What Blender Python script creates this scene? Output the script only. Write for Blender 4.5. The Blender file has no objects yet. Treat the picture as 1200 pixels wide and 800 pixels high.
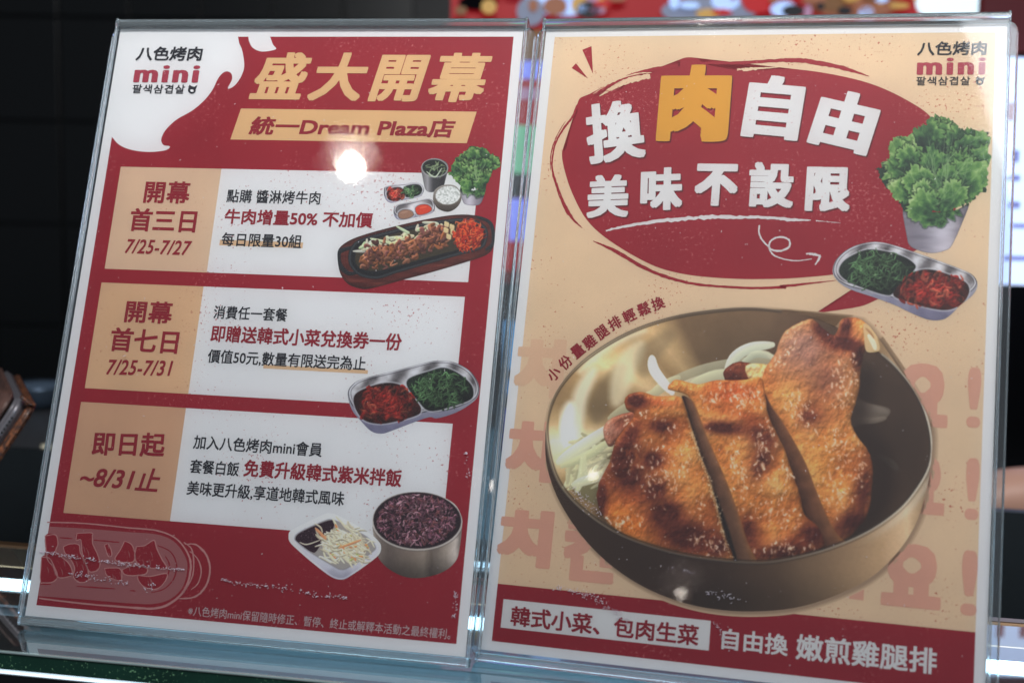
import bpy, bmesh, math, random
import numpy as np
from mathutils import Vector, Matrix
C = bpy.context.scene.collection
sc = bpy.context.scene
R = math.radians
# ---------------------------------------------------------------- camera, light, exposure
# pose of the two posters relative to the camera, solved from their corners (camera axes: x right, y down, z forward)
F = 1552.25; WID, HGT = .20205, .287
PITCH = R(7.0)
cal = np.array([-0.22310294, 0.19209691, 0.06724380, -0.19711719, -0.15624729, 0.68015226,
                -0.20944074, 0.26077750, 0.07805327, 0.02078150, -0.14748943, 0.64263525])
def rod(v):
    t = np.linalg.norm(v); k = v/t; K = np.array([[0, -k[2], k[1]], [k[2], 0, -k[0]], [-k[1], k[0], 0]])
    return np.eye(3)+math.sin(t)*K+(1-math.cos(t))*K@K
R1, T1, R2_, T2 = rod(cal[:3]), cal[3:6], rod(cal[6:9]), cal[9:12]
up = np.array([0, -math.cos(PITCH), -math.sin(PITCH)])
xl = R1[:, 0]+R2_[:, 0]; up[0] = -(xl[1]*up[1]+xl[2]*up[2])/xl[0]; up /= np.linalg.norm(up)
yw = np.array([0, 0, 1.])-up[2]*up; yw /= np.linalg.norm(yw); xw = np.cross(yw, up)
B = np.stack([xw, yw, up])                         # camera coords -> world coords
low = min((B@(T+Rm@np.array([u, HGT+.0098, 0])))[2] for Rm, T in ((R1, T1), (R2_, T2)) for u in (0, WID))
CAMZ = -low                                        # counter top is z = 0
def c2w(p): q = B@np.asarray(p, float); q[2] += CAMZ; return q
CAM = np.array([0, 0, CAMZ])
def ray(x, y): d = B@np.array([(x-600)/F, (y-400)/F, 1.]); return d
def at(x, y, dist):                                # a place seen at reference pixel (x, y), dist metres ahead
    d = ray(x, y); return CAM+d*(dist/d[1])
def atz(x, y, z): d = ray(x, y); return CAM+d*((z-CAMZ)/d[2])
cd = bpy.data.cameras.new('camera'); cam = bpy.data.objects.new('camera', cd); C.objects.link(cam)
cd.sensor_width = 36; cd.lens = F/1200*36; cd.clip_start = .02; cd.clip_end = 60
M = Matrix(np.stack([B[:, 0], -B[:, 1], -B[:, 2]], 1).tolist()).to_4x4(); M.translation = CAM.tolist(); cam.matrix_world = M
cd.dof.use_dof = True; cd.dof.focus_distance = .635; cd.dof.aperture_fstop = 8.0; cd.dof.aperture_blades = 7
sc.camera = cam
w = bpy.data.worlds.new('World'); sc.world = w; w.use_nodes = True
w.node_tree.nodes['Background'].inputs[0].default_value = (.62, .68, .80, 1); w.node_tree.nodes['Background'].inputs[1].default_value = .16
def area(name, loc, target, sx, sy, power, col, spread=180):
    l = bpy.data.lights.new(name, 'AREA'); l.shape = 'RECTANGLE'; l.size = sx; l.size_y = sy; l.energy = power; l.color = col; l.spread = R(spread)
    o = bpy.data.objects.new(name, l); C.objects.link(o); o.location = loc
    o.rotation_euler = (Vector(target)-Vector(loc)).to_track_quat('-Z', 'Y').to_euler(); return o
area('ceiling_panel_light', (-.05, -.05, 1.22), (0, .62, .14), .5, .3, 13.5, (1, .97, .93))
area('room_light', (.5, -1.6, 2.1), (0, .62, .1), 1.4, 1.0, 36, (.88, .93, 1))
sc.view_settings.view_transform = 'Standard'; sc.view_settings.look = 'None'; sc.view_settings.gamma = 1; sc.view_settings.exposure = 0
sc.cycles.max_bounces = 14; sc.cycles.transparent_max_bounces = 24; sc.cycles.transmission_bounces = 12; sc.cycles.glossy_bounces = 6
sc.cycles.sample_clamp_indirect = 6; sc.cycles.use_denoising = True
# ---------------------------------------------------------------- print painting (numpy)
SS = 2.0                                     # canvas samples per reference pixel
def noise(h, w, cell, seed, octv=3, ax=1.0, ay=1.0):
    """smooth fractal noise 0..1"""
    rg = np.random.RandomState(seed); out = np.zeros((h, w)); amp = 1.0; tot = 0
    for o in range(octv):
        cx, cy = max(cell*ax/2**o, 1.0), max(cell*ay/2**o, 1.0)
        gh, gw = int(h/cy)+3, int(w/cx)+3
        g = rg.rand(gh, gw)
        yy = np.arange(h)/cy; xx = np.arange(w)/cx
        y0 = yy.astype(int); x0 = xx.astype(int); fy = yy-y0; fx = xx-x0
        fy = (fy*fy*(3-2*fy))[:, None]; fx = (fx*fx*(3-2*fx))[None, :]
        a = g[y0][:, x0]; b = g[y0][:, x0+1]; c = g[y0+1][:, x0]; d = g[y0+1][:, x0+1]
        out += amp*((a*(1-fx)+b*fx)*(1-fy)+(c*(1-fx)+d*fx)*fy); tot += amp; amp *= .55
    return out/tot
def sstep(a, b, x):
    t = np.clip((x-a)/(b-a), 0, 1); return t*t*(3-2*t)
def spline(pts, n=6, closed=True):
    P = np.array(pts, float); m = len(P); out = []
    for i in range(m if closed else m-1):
        if closed: p0, p1, p2, p3 = P[(i-1) % m], P[i], P[(i+1) % m], P[(i+2) % m]
        else: p0, p1, p2, p3 = P[max(i-1, 0)], P[i], P[i+1], P[min(i+2, m-1)]
        for k in range(n):
            t = k/n
            out.append(.5*((2*p1)+(-p0+p2)*t+(2*p0-5*p1+4*p2-p3)*t*t+(-p0+3*p1-3*p2+p3)*t**3))
    if not closed: out.append(P[-1])
    return np.array(out)
def ell(cx, cy, rx, ry, rot=0, n=40):
    a = np.linspace(0, 2*np.pi, n, endpoint=False); c, s = np.cos(rot), np.sin(rot)
    x, y = rx*np.cos(a), ry*np.sin(a)
    return np.stack([cx+x*c-y*s, cy+x*s+y*c], 1)
def Z(pts, ox, oy, k):                       # from an enlarged crop back to reference pixels
    return [(ox+x/k, oy+y/k) for x, y in pts]
class Art:
    def __init__(s, x0, y0, x1, y1, col=(128, 128, 128)):
        s.x0, s.y0 = x0, y0; s.w = int((x1-x0)*SS); s.h = int((y1-y0)*SS)
        s.img = np.ones((s.h, s.w, 3))*np.array(col)/255.
        s.X, s.Y = np.meshgrid(x0+(np.arange(s.w)+.5)/SS, y0+(np.arange(s.h)+.5)/SS)
        s.rg = np.random.RandomState(int(x0*7+y0) % 9999)
    def win(s, pts, pad):
        P = np.asarray(pts)
        a = int(max(0, (P[:, 0].min()-pad-s.x0)*SS)); b = int(min(s.w, (P[:, 0].max()+pad-s.x0)*SS+1))
        c = int(max(0, (P[:, 1].min()-pad-s.y0)*SS)); d = int(min(s.h, (P[:, 1].max()+pad-s.y0)*SS+1))
        return (slice(c, max(d, c)), slice(a, max(b, a)))
    def sdf(s, pts, pad=2, closed=True):
        """signed distance (inside positive), reference px, within a window"""
        P = np.asarray(pts, float); W = s.win(P, pad); X, Y = s.X[W], s.Y[W]
        if X.size == 0: return W, np.full(X.shape, -1e3)
        d2 = np.full(X.shape, 1e12); ins = np.zeros(X.shape, bool)
        Q = np.roll(P, -1, 0) if closed else P[1:]
        for (ax, ay), (bx, by) in zip(P, Q):
            ex, ey = bx-ax, by-ay; l2 = ex*ex+ey*ey+1e-12
            t = np.clip(((X-ax)*ex+(Y-ay)*ey)/l2, 0, 1)
            dx, dy = X-ax-t*ex, Y-ay-t*ey
            np.minimum(d2, dx*dx+dy*dy, out=d2)
            if closed and ay != by:
                c = ((ay > Y) != (by > Y)); ins ^= c & (X < ex*(Y-ay)/(by-ay)+ax)
        d = np.sqrt(d2)
        return W, np.where(ins, d, -d) if closed else -d
    def mix(s, W, m, col):
        c = np.asarray(col, float)
        if c.ndim == 1: c = c/255.
        m = np.clip(m, 0, 1)[..., None]; s.img[W] = s.img[W]*(1-m)+c*m
    def poly(s, pts, col, soft=.35, a=1., smooth=True):
        P = spline(pts) if smooth else np.array(pts, float)
        W, d = s.sdf(P, 2+soft*2); s.mix(W, a*sstep(-soft, soft, d), col); return W, d
    def stroke(s, pts, r, col, a=1., lit=.0, soft=.3, taper=True, n=5):
        """rounded strand with a lit ridge; r radius in reference px"""
        P = spline(pts, n, False) if len(pts) > 2 else np.array(pts, float)
        W = s.win(P, r+1.5); X, Y = s.X[W], s.Y[W]
        if X.size == 0: return
        best = np.full(X.shape, 1e9); side = np.zeros(X.shape); m = len(P)-1
        for i in range(m):
            (ax, ay), (bx, by) = P[i], P[i+1]; ex, ey = bx-ax, by-ay; l = np.hypot(ex, ey)+1e-9
            t = np.clip(((X-ax)*ex+(Y-ay)*ey)/l/l, 0, 1); dx, dy = X-ax-t*ex, Y-ay-t*ey
            rr = r
            if taper:
                g = (i+t)/m; rr = r*(.35+.65*np.sqrt(np.clip(np.sin(np.pi*np.clip(g, .02, .98)), 0, 1)))
            q = np.hypot(dx, dy)-rr
            k = q < best; best = np.where(k, q, best); side = np.where(k, (-dx*.45-dy*.9)/max(r, .1), side)
        m_ = sstep(soft, -soft, best)
        c = np.array(col)/255.; sh = np.clip(side, -1.2, 1.2)[..., None]*lit
        s.mix(W, a*m_, np.clip(c*(1+sh)+np.clip(sh, 0, 1)**2*.35, 0, 1))
    def nz(s, W, cell, seed, octv=3, ax=1, ay=1):
        return noise(s.h, s.w, cell*SS, seed, octv, ax, ay)[W]
    def grain(s, amt, seed=5):
        s.img += (np.random.RandomState(seed).rand(s.h, s.w, 1)-.5)*amt
def ramp(t, stops):
    """t array -> rgb; stops [(pos,(r,g,b))]"""
    ps = [p for p, _ in stops]; cs = np.array([c for _, c in stops], float)/255.
    return np.stack([np.interp(t, ps, cs[:, i]) for i in range(3)], -1)
def jag(pts, amp, n=8, seed=1, teeth=1.0):
    """frilly outline: spline points pushed in and out"""
    P = spline(pts, n); rg = np.random.RandomState(seed); m = len(P)
    T = np.roll(P, -1, 0)-np.roll(P, 1, 0); N = np.stack([T[:, 1], -T[:, 0]], 1); N /= np.linalg.norm(N, axis=1)[:, None]+1e-9
    k = rg.randn(m); k2 = np.repeat(rg.randn(m//5+1), 5)[:m]
    return P+N*((k*teeth+k2)*amp*.6)[:, None]

def kimchi(A, well, n=60, seed=1, r=1.6, L=9):
    n = int(n*1.8)
    rg = np.random.RandomState(seed); P = spline(well, 4); c = P.mean(0)
    A.poly(well, (96, 30, 24)); lo, hi = P.min(0), P.max(0)
    def inside(p):
        x, y = p; k = False
        for (ax, ay), (bx, by) in zip(P, np.roll(P, -1, 0)):
            if (ay > y) != (by > y) and x < (bx-ax)*(y-ay)/(by-ay)+ax: k = not k
        return k
    for i in range(n):
        q = lo+(hi-lo)*rg.rand(2)
        q = c+(q-c)*.78
        if not inside(q): continue
        a = rg.rand()*6.28; b = a+rg.randn()*.9; l = L*(.5+rg.rand()*.8)
        p0 = q-np.array([np.cos(a), np.sin(a)])*l*.5; p2 = q+np.array([np.cos(b), np.sin(b)])*l*.5
        p0 = c+(p0-c)*.93; p2 = c+(p2-c)*.93
        t = i/n; col = [(84, 18, 16), (118, 24, 20), (148, 32, 26), (166, 46, 36), (184, 84, 62)][min(4, int(rg.rand()*3+t*2.2))]
        A.stroke([p0, q+rg.randn(2)*1.6, p2], r*(.4+rg.rand()*1.0), col, lit=.5)
    for i in range(n//3):
        q = c+(lo+(hi-lo)*rg.rand(2)-c)*.7
        if inside(q): A.stroke([q, q+rg.randn(2)*1.0], .4, (235, 160, 140), a=.5)
    W, d = A.sdf(P, 2); s_ = noise(A.h, A.w, 7*SS, seed+70, 3)[W]; e = np.exp(-(((A.X[W]-c[0])/(hi[0]-lo[0]))**2+((A.Y[W]-c[1]+1.5)/(hi[1]-lo[1]))**2)*5)
    k = np.clip(.40+.55*e+1.0*(s_-.5), .22, 1.15)[..., None]; A.img[W] = np.where((d > 0)[..., None], A.img[W]*k, A.img[W])
def greens(A, well, n=90, seed=1, r=.9, L=14):
    rg = np.random.RandomState(seed); P = spline(well, 4); c = P.mean(0); lo, hi = P.min(0), P.max(0)
    W, d = A.poly(well, (24, 34, 26))
    for i in range(n):
        u = rg.rand(2)*2-1
        if u@u > 1: continue
        q = c+(hi-lo)*.40*u
        a = rg.rand()*6.28; l = L*(.4+rg.rand()*.7); t = i/n
        p0 = q+np.array([np.cos(a), np.sin(a)])*l*.5; p2 = q-np.array([np.cos(a+.6), np.sin(a+.6)])*l*.5
        k = .45+.5*t+rg.rand()*.4
        A.stroke([p0, q+rg.randn(2)*2.4, p2], r*(.5+rg.rand()*.5), (66*k+6, 98*k+6, 60*k+6), lit=.6)
    for i in range(n//9):
        u = rg.randn(2)*.35
        A.stroke([c+(hi-lo)*.4*u, c+(hi-lo)*.4*u+.4], .5, (190, 190, 150), a=.7)
    s_ = noise(A.h, A.w, 9*SS, seed+70, 3)[W]; u = (A.X[W]-c[0])/(hi[0]-lo[0]); v = (A.Y[W]-c[1])/(hi[1]-lo[1])
    k = np.clip(.92-.55*u-.35*v+1.3*(s_-.5), .3, 1.3)[..., None]; A.img[W] = np.where((d > 0)[..., None], A.img[W]*k, A.img[W])
def tray(A, out, wells, seed=3):
    O = spline(out); c = O.mean(0)
    W, d = A.poly(out, (150, 148, 172))
    n = A.nz(W, 9, seed, 2)
    Y = A.Y[W]; lo, hi = O[:, 1].min(), O[:, 1].max(); t = (Y-lo)/(hi-lo)
    A.mix(W, sstep(-.3, .3, d), ramp(t*.8+n*.2, [(0, (120, 118, 122)), (.25, (190, 190, 196)), (.5, (168, 168, 178)), (.8, (126, 124, 150)), (1, (96, 94, 118))]))
    # rolled rim
    Ri = c+(O-c)*.985+np.array([0, -1.0]); R2 = Ri.copy(); h = O[:, 1] > c[1]; lift = (hi-lo)*.13
    R2[:, 1] -= np.clip((O[:, 1]-c[1])/(hi-c[1]), 0, 1)*lift
    W, d = A.sdf(R2, 2)
    X = A.X[W]; nn = .5+.5*np.sin(X*.21+A.Y[W]*.13)
    A.mix(W, sstep(-.3, .3, d), ramp(np.clip(nn*.7+A.nz(W, 6, seed+1, 2)*.4, 0, 1), [(0, (70, 66, 68)), (.35, (128, 124, 128)), (.7, (190, 188, 192)), (1, (228, 228, 234))]))
    A.mix(W, np.exp(-(d/.55)**2)*.85, (40, 38, 46)); A.mix(W, np.exp(-((d-1.3)/.6)**2)*.7, (222, 222, 230)); A.mix(W, np.exp(-((d-2.7)/.5)**2)*.6, (58, 55, 62))
    for w in wells:
        W, d = A.sdf(spline(w), 3); A.mix(W, np.exp(-((d+1.2)/.9)**2)*.8, (205, 205, 212)); A.mix(W, np.exp(-((d+.2)/.5)**2)*.8, (60, 57, 62))
    return R2
def lettuce(A, out, seed, veins=(60, 16), dark=1.0):
    rg = np.random.RandomState(seed); P = jag(out, 1.7*dark, 8, seed); c = P.mean(0); lo, hi = P.min(0), P.max(0); S = hi-lo
    root = np.array([c[0]+S[0]*.04, hi[1]-S[1]*.02]); sz = (S[0]+S[1])*.5
    W, d = A.sdf(P, 3); A.mix(W, sstep(-1.5, 0, d), (26, 52, 36))
    N1 = noise(A.h, A.w, sz*.10*SS, seed, 4); N2 = noise(A.h, A.w, sz*.035*SS, seed+5, 3)
    leaves = []
    for i in range(54):
        a = rg.rand()*6.28; q = c+np.array([np.cos(a)*S[0], np.sin(a)*S[1]])*.42*np.sqrt(rg.rand()); leaves.append((q[1]+rg.randn()*S[1]*.13+abs(q[0]-c[0])*-.35, q))
    leaves.sort(key=lambda t: t[0])
    for i, (_, q) in enumerate(leaves):
        up = q-root; L = np.linalg.norm(up)+1e-6; up /= L; sd = np.array([-up[1], up[0]]); r = sz*(.10+.09*rg.rand()); asp = .75+.5*rg.rand(); bend = rg.randn()*.3
        base = []
        for b in np.linspace(-2.5, 2.5, 9): base.append(q+up*np.cos(b)*r*1.15+sd*(np.sin(b)*r*asp+bend*r*np.cos(b)))
        base.append(q-up*r*1.5)
        F_ = jag(base, r*.16, 7, seed*99+i, 1.2); Wl, dl = A.sdf(F_, 2)
        if dl.size == 0: continue
        X, Y = A.X[Wl]-(q-up*r*1.5)[0], A.Y[Wl]-(q-up*r*1.5)[1]; al = X*up[0]+Y*up[1]; ac = X*sd[0]+Y*sd[1]; th = np.arctan2(ac, al+1e-3); ra = np.hypot(al, ac)/(r*2.6)
        vein = np.abs(np.sin(th*7+3*(N1[Wl]-.5)+rg.rand()*3)); rim = np.exp(-(np.clip(dl, 0, 99)/(r*.16))**2)
        cen = np.hypot(*(q-c)/S)*2
        shade = .29+.20*cen+.22*ra+.34*(N1[Wl]-.5)+.5*(N2[Wl]-.5)+.20*rim-.30*sstep(.85, .3, ra)*(rg.rand()*.6+.5)+.10*sstep(.25, 0, vein)-.10*vein-.12*(q[0]-c[0])/S[0]+rg.randn()*.05
        col = ramp(np.clip(shade, 0, 1), [(0, (16, 34, 28)), (.2, (32, 62, 42)), (.42, (62, 104, 58)), (.65, (104, 146, 78)), (.85, (150, 180, 112)), (1, (188, 206, 150))])
        A.mix(Wl, np.exp(-((dl+.8)/.8)**2)*.5*(dl < 0), (14, 30, 22)); A.mix(Wl, sstep(-.4, .4, dl), col)
    for i in range(veins[1]):
        a = -np.pi*.5+(rg.rand()-.4)*1.3; l = S[1]*(.3+.35*rg.rand()); p = [root+np.array([rg.randn()*S[0]*.06, -S[1]*(.1+.25*rg.rand())])]
        for k in range(5): a += rg.randn()*.22; p.append(p[-1]+np.array([np.cos(a), np.sin(a)])*l/5)
        A.stroke(p, .38, (150, 176, 124), a=.5, n=4)
        for k in (1, 2, 3): b = a+rg.choice([-.8, .8]); A.stroke([p[k], p[k]+np.array([np.cos(b), np.sin(b)])*l*.14], .3, (146, 172, 120), a=.45)
    return P
def cup(A, pts, hl=.35, tone=1.):
    W, d = A.poly(pts, (150, 144, 158)); P = np.array(pts); x0, x1 = P[:, 0].min(), P[:, 0].max()
    t = (A.X[W]-x0)/(x1-x0); n = A.nz(W, 8, 7, 2, 2.5, .5)
    v = .35+.55*np.exp(-((t-hl)/.22)**2)-.25*sstep(.7, 1, t)+.25*(n-.5)
    A.mix(W, sstep(-.3, .3, d), ramp(v, [(0, (84, 78, 90)), (.5, (150, 144, 156)), (1, (205, 200, 212))])*tone)
    A.mix(W, np.exp(-(d/.6)**2)*.4*(d > -1), (70, 66, 78))

def art_bowl():
    A = Art(628, 352, 1100, 724, (96, 84, 74)); z = lambda p: Z(p, 620, 340, 2)
    W = (slice(None), slice(None)); X, Y = A.X, A.Y
    n1 = A.nz(W, 26, 11, 4); n2 = A.nz(W, 7, 12, 3); nf = A.nz(W, 2.2, 13, 2)
    # outer wall
    zx = (X-620)*2; zy = (Y-340)*2
    t = np.clip((zx-40)/903, 0, 1)
    wall = ramp(np.clip(t+.03*(n1-.5), 0, 1), [(0, (66, 54, 48)), (.03, (56, 45, 40)), (.25, (52, 41, 37)), (.45, (58, 46, 41)), (.6, (84, 69, 58)), (.75, (132, 114, 94)), (.87, (166, 148, 124)), (.94, (196, 182, 160)), (.975, (154, 138, 116)), (1, (90, 78, 66))])
    wall = wall*np.array((1.10, 1.03, .95)); wall *= (1-.22*sstep(640, 750, zy)*(zx > 380)*sstep(1000, 700, zx))[..., None]*(.97+.06*nf)[..., None]
    A.img[:] = wall
    rim = z([(40, 335), (50, 270), (82, 212), (140, 155), (230, 100), (330, 65), (430, 48), (530, 42), (630, 55), (720, 86), (820, 145), (882, 205), (922, 270), (942, 345), (938, 410), (905, 470), (860, 520), (790, 567), (700, 605), (600, 630), (520, 637), (400, 626), (300, 604), (200, 565), (110, 500), (60, 430)])
    R = spline(rim)
    Wd, d = A.sdf(R, 6); d_rim = d
    # inside metal
    ang = np.degrees(np.arctan2(zy-338, zx-491))           # -180 left .. -90 top .. 0 right
    a2 = (ang+360) % 360
    inn = ramp(a2, [(0, (52, 42, 38)), (60, (60, 48, 42)), (120, (90, 76, 60)), (150, (128, 112, 88)), (166, (150, 136, 108)), (172, (218, 212, 186)), (178, (236, 232, 212)), (184, (176, 164, 134)), (190, (132, 118, 92)), (200, (150, 134, 104)), (207, (214, 204, 172)), (214, (186, 172, 138)), (222, (146, 130, 100)), (230, (182, 168, 136)), (237, (150, 136, 108)), (243, (106, 92, 74)), (260, (98, 84, 68)), (285, (94, 80, 66)), (300, (76, 63, 54)), (325, (60, 49, 43)), (360, (52, 42, 38))])
    rr = np.hypot((zx-491)/451, (zy-338)/297)
    inn = inn*(1-.18*sstep(.95, .5, rr))[..., None]*(.92+.16*n1)[..., None]*(.97+.06*nf)[..., None]
    inn = np.clip(inn*np.array((1.08, 1.0, .92))+np.array((.040, .028, .016)), 0, 1); m = sstep(-.3, .3, d)
    A.mix(Wd, m, inn[Wd])
    # shading streaks on left wall inside
    for p, r, c, al in (([(150, 190), (120, 250), (112, 330)], 9, (240, 236, 216), .7), ([(95, 270), (88, 320), (100, 372)], 8, (252, 250, 238), .95), ([(215, 185), (170, 250), (160, 300)], 12, (108, 92, 68), .55), ([(260, 130), (225, 185), (205, 260)], 13, (224, 214, 184), .7), ([(330, 105), (280, 150), (268, 190)], 12, (120, 104, 80), .45), ([(120, 190), (190, 130), (270, 95)], 4, (232, 226, 200), .75)):
        A.stroke(z(p), r, c, a=al, soft=6)
    # onions
    def on(p, r, c=(214, 214, 190), a=1, lit=.12): A.stroke(z(p), r, c, a=a, lit=lit, soft=.5)
    on([(330, 215), (420, 186), (520, 172), (600, 175)], 8, (166, 162, 138), .8)
    on([(340, 232), (430, 205), (500, 195)], 7, (186, 182, 156), .85)
    on([(285, 250), (310, 228), (350, 205)], 6, (188, 184, 152), .9)
    on([(288, 158), (295, 190), (335, 240)], 6.2, (222, 224, 214))
    on([(462, 205), (480, 160), (520, 135), (570, 128)], 6.5, (206, 208, 186))
    on([(500, 170), (535, 150), (580, 160)], 4, (180, 182, 160))
    A.poly(z([(758, 245), (790, 262), (840, 275), (845, 290), (820, 308), (770, 316), (752, 318)]), (106, 92, 80)); on([(760, 262), (800, 275), (838, 285)], 4, (122, 108, 96), .8)
    on([(835, 300), (800, 306), (770, 300)], 3.5, (120, 106, 92), .8); on([(815, 385), (850, 405), (862, 420)], 4, (84, 74, 64), .7); on([(380, 222), (440, 200), (520, 196)], 7, (190, 190, 160), .9); on([(240, 300), (262, 262), (300, 236)], 6, (188, 184, 150), .9); on([(600, 190), (560, 150), (520, 148)], 3, (196, 196, 172), .8)
    rg = A.rg
    A.poly(z([(95, 410), (170, 330), (230, 310), (210, 420), (180, 500), (130, 490), (100, 460)]), (126, 116, 84), soft=3)
    for i in range(44):
        q = np.array([96+rg.rand()*100, 345+rg.rand()*120]); a = -.6+rg.randn()*.5; l = 40+rg.rand()*50
        dv = np.array([np.cos(a), np.sin(a)])*l; k = .78+.3*rg.rand()
        on([q-dv*.5, q+rg.randn(2)*4, q+dv*.5], 1.8+rg.rand()*1.8, (218*k, 210*k, 170*k))
    on([(70, 402), (120, 368), (205, 312)], 7, (222, 220, 190)); on([(78, 412), (140, 385), (195, 350)], 5, (200, 198, 160)); on([(112, 470), (125, 430), (128, 390)], 5, (206, 204, 168)); on([(105, 455), (150, 440), (185, 430)], 6, (218, 214, 182))
    on([(190, 300), (240, 270), (290, 256)], 6, (176, 172, 140), .9)
    # shadow under the chicken on the bowl's floor
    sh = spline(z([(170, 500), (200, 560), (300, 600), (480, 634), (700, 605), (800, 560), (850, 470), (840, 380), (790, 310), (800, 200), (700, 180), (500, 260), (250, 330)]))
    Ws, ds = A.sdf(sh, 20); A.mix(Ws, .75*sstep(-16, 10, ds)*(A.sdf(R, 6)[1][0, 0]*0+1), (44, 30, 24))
    # ---- chicken
    PAL = [(0, (112, 56, 34)), (.25, (156, 88, 46)), (.5, (194, 126, 66)), (.75, (216, 158, 92)), (1, (234, 196, 140))]
    def cut(pts, stops, x0, x1, soft=1.0):
        """a smooth cut side of the meat"""
        P = spline(z(pts), 3); W, d = A.sdf(P, 5); zx, zy = (A.X[W]-620)*2, (A.Y[W]-340)*2
        t = np.clip((zx-np.interp(zy, x0[0], x0[1]))/(np.interp(zy, x1[0], x1[1])-np.interp(zy, x0[0], x0[1])), 0, 1)
        c = ramp(t, stops)*(.70+.24*A.nz(W, 9, 91, 3)+.08*(A.nz(W, 1.5, 92, 2)-.5))[..., None]; A.mix(W, sstep(-soft, soft, d), c)
    def slab(pts, seed, base, edge=9, soft=.4, chars=(), blush=(), pal=PAL, glints=(), ngl=60, grad=None):
        P = spline(z(pts), 5); P = P+np.random.RandomState(seed).randn(*P.shape)*.25
        W, d = A.sdf(P, 4); X, Y = A.X[W], A.Y[W]; zx, zy = (X-620)*2, (Y-340)*2
        f0 = A.nz(W, 36, seed, 2); f1 = A.nz(W, 14, seed+1, 3); f2 = A.nz(W, 4.2, seed+2, 3, .9, 1.3); f3 = A.nz(W, 1.7, seed+3, 2)
        e_ = np.clip(d, 0, edge)/edge
        hgt = 8*np.sqrt(np.clip(e_*(2-e_), 0, 1))+10*f0+5.5*f1+2.0*f2+.42*f3
        gy, gx = np.gradient(hgt, 1/SS); nl = np.sqrt(gx*gx+gy*gy+1.4); nx, ny, nz_ = -gx/nl, -gy/nl, 1.18/nl
        dif = np.clip(-.34*nx-.62*ny+.70*nz_, 0, 1)
        tone = base+.75*(f0-.5)+.42*(f1-.5)+.28*(f2-.5)+.10*(f3-.5)
        if grad is not None: tone = tone+grad(zx, zy)
        col = ramp(np.clip(tone, 0, 1), pal)
        def blob(cx, cy, rx, ry, rot):
            c, s_ = np.cos(rot), np.sin(rot); u = ((zx-cx)*c+(zy-cy)*s_)/rx; v = (-(zx-cx)*s_+(zy-cy)*c)/ry; return np.exp(-(u*u+v*v))
        for (cx, cy, rx, ry, rot, k, cc) in blush:
            m = np.clip(blob(cx, cy, rx, ry, rot)*k*(.75+.5*f1), 0, 1)[..., None]; col = col*(1-m)+np.array(cc)/255.*m
        for (cx, cy, rx, ry, rot, k) in chars:
            g = blob(cx, cy, rx*1.15, ry*1.15, rot)
            m2 = np.clip(g*k*(.45+.9*f1+.3*(f2-.5)), 0, .9)[..., None]; col = col*(1-m2)+np.array((134, 64, 42))/255.*m2
            m = np.clip((g**1.6)*k*sstep(.16, .68, .5*f1+.5*f2+.12*(f3-.5)+.14*g)*1.3, 0, .92)[..., None]; col = col*(1-m)+np.array((74, 34, 30))/255.*m
        sp = sstep(.66, .80, f3*.6+f2*.4)*.4; col = col*(1-sp[..., None])+np.array((128, 48, 30))/255.*sp[..., None]
        col = col*(.60+.62*dif)[..., None]
        sheen = np.clip(-.25*nx-.62*ny+.74*nz_, 0, 1)**22; col = col+sheen[..., None]*np.array((.20, .15, .11))
        A.mix(W, sstep(-soft, soft, d), np.clip(col, 0, 1))
        rgl = np.random.RandomState(seed+50); gx2, gy2 = nx, ny
        for (cx, cy, rx, ry, n, ang) in glints:
            for i in range(int(n*.68)):
                u = rgl.randn(2)*.55; q = np.array(z([(cx+u[0]*rx, cy+u[1]*ry)])[0]); iy, ix = int((q[1]-A.y0)*SS)-W[0].start, int((q[0]-A.x0)*SS)-W[1].start
                if not (0 <= iy < d.shape[0] and 0 <= ix < d.shape[1]) or d[iy, ix] < 1.5: continue
                l = .9+rgl.rand()**1.5*5.6; a_ = ang+rgl.randn()*.42; v = np.array([np.cos(a_), np.sin(a_)])*l; w_ = .3+rgl.rand()**2*.7
                A.stroke([q, q+v*.35+rgl.randn(2)*.8, q+v*.7+rgl.randn(2)*.6, q+v], w_*2.6, (228, 168, 112), a=.26, soft=1.4, n=3)
                A.stroke([q, q+v*.35+rgl.randn(2)*.8, q+v*.7+rgl.randn(2)*.6, q+v], w_, (250, 230, 214), a=.30+.5*rgl.rand(), soft=.65, n=3)
        for i in range(ngl):
            q = np.array([P[:, 0].min()+rgl.rand()*np.ptp(P[:, 0]), P[:, 1].min()+rgl.rand()*np.ptp(P[:, 1])]); iy, ix = int((q[1]-A.y0)*SS)-W[0].start, int((q[0]-A.x0)*SS)-W[1].start
            if 0 <= iy < d.shape[0] and 0 <= ix < d.shape[1] and d[iy, ix] > 2: A.stroke([q, q+rgl.randn(2)*.9], .35+.3*rgl.rand(), (246, 222, 200), a=.3+.5*rgl.rand())
    slab([(455, 194), (470, 176), (492, 168), (522, 172), (546, 186), (545, 210), (505, 214), (466, 214)], 21, .12, 6, pal=[(0, (84, 38, 28)), (.5, (130, 66, 44)), (1, (180, 110, 76))], ngl=4, chars=((475, 200, 22, 14, 0, .7),))
    slab([(508, 178), (540, 172), (575, 180), (570, 215), (520, 210)], 22, .9, 6, ngl=6)
    drum = [(546, 212), (556, 180), (576, 150), (590, 112), (606, 92), (634, 76), (664, 68), (690, 90), (712, 106), (724, 92), (732, 70), (752, 64), (776, 68), (798, 88), (802, 130), (788, 142), (782, 166), (776, 195), (774, 232), (762, 275), (754, 308), (770, 342), (796, 378), (806, 420), (803, 470), (795, 520), (772, 556), (734, 588), (708, 574), (682, 528), (654, 462), (630, 400), (602, 345), (577, 295), (555, 250)]
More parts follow.
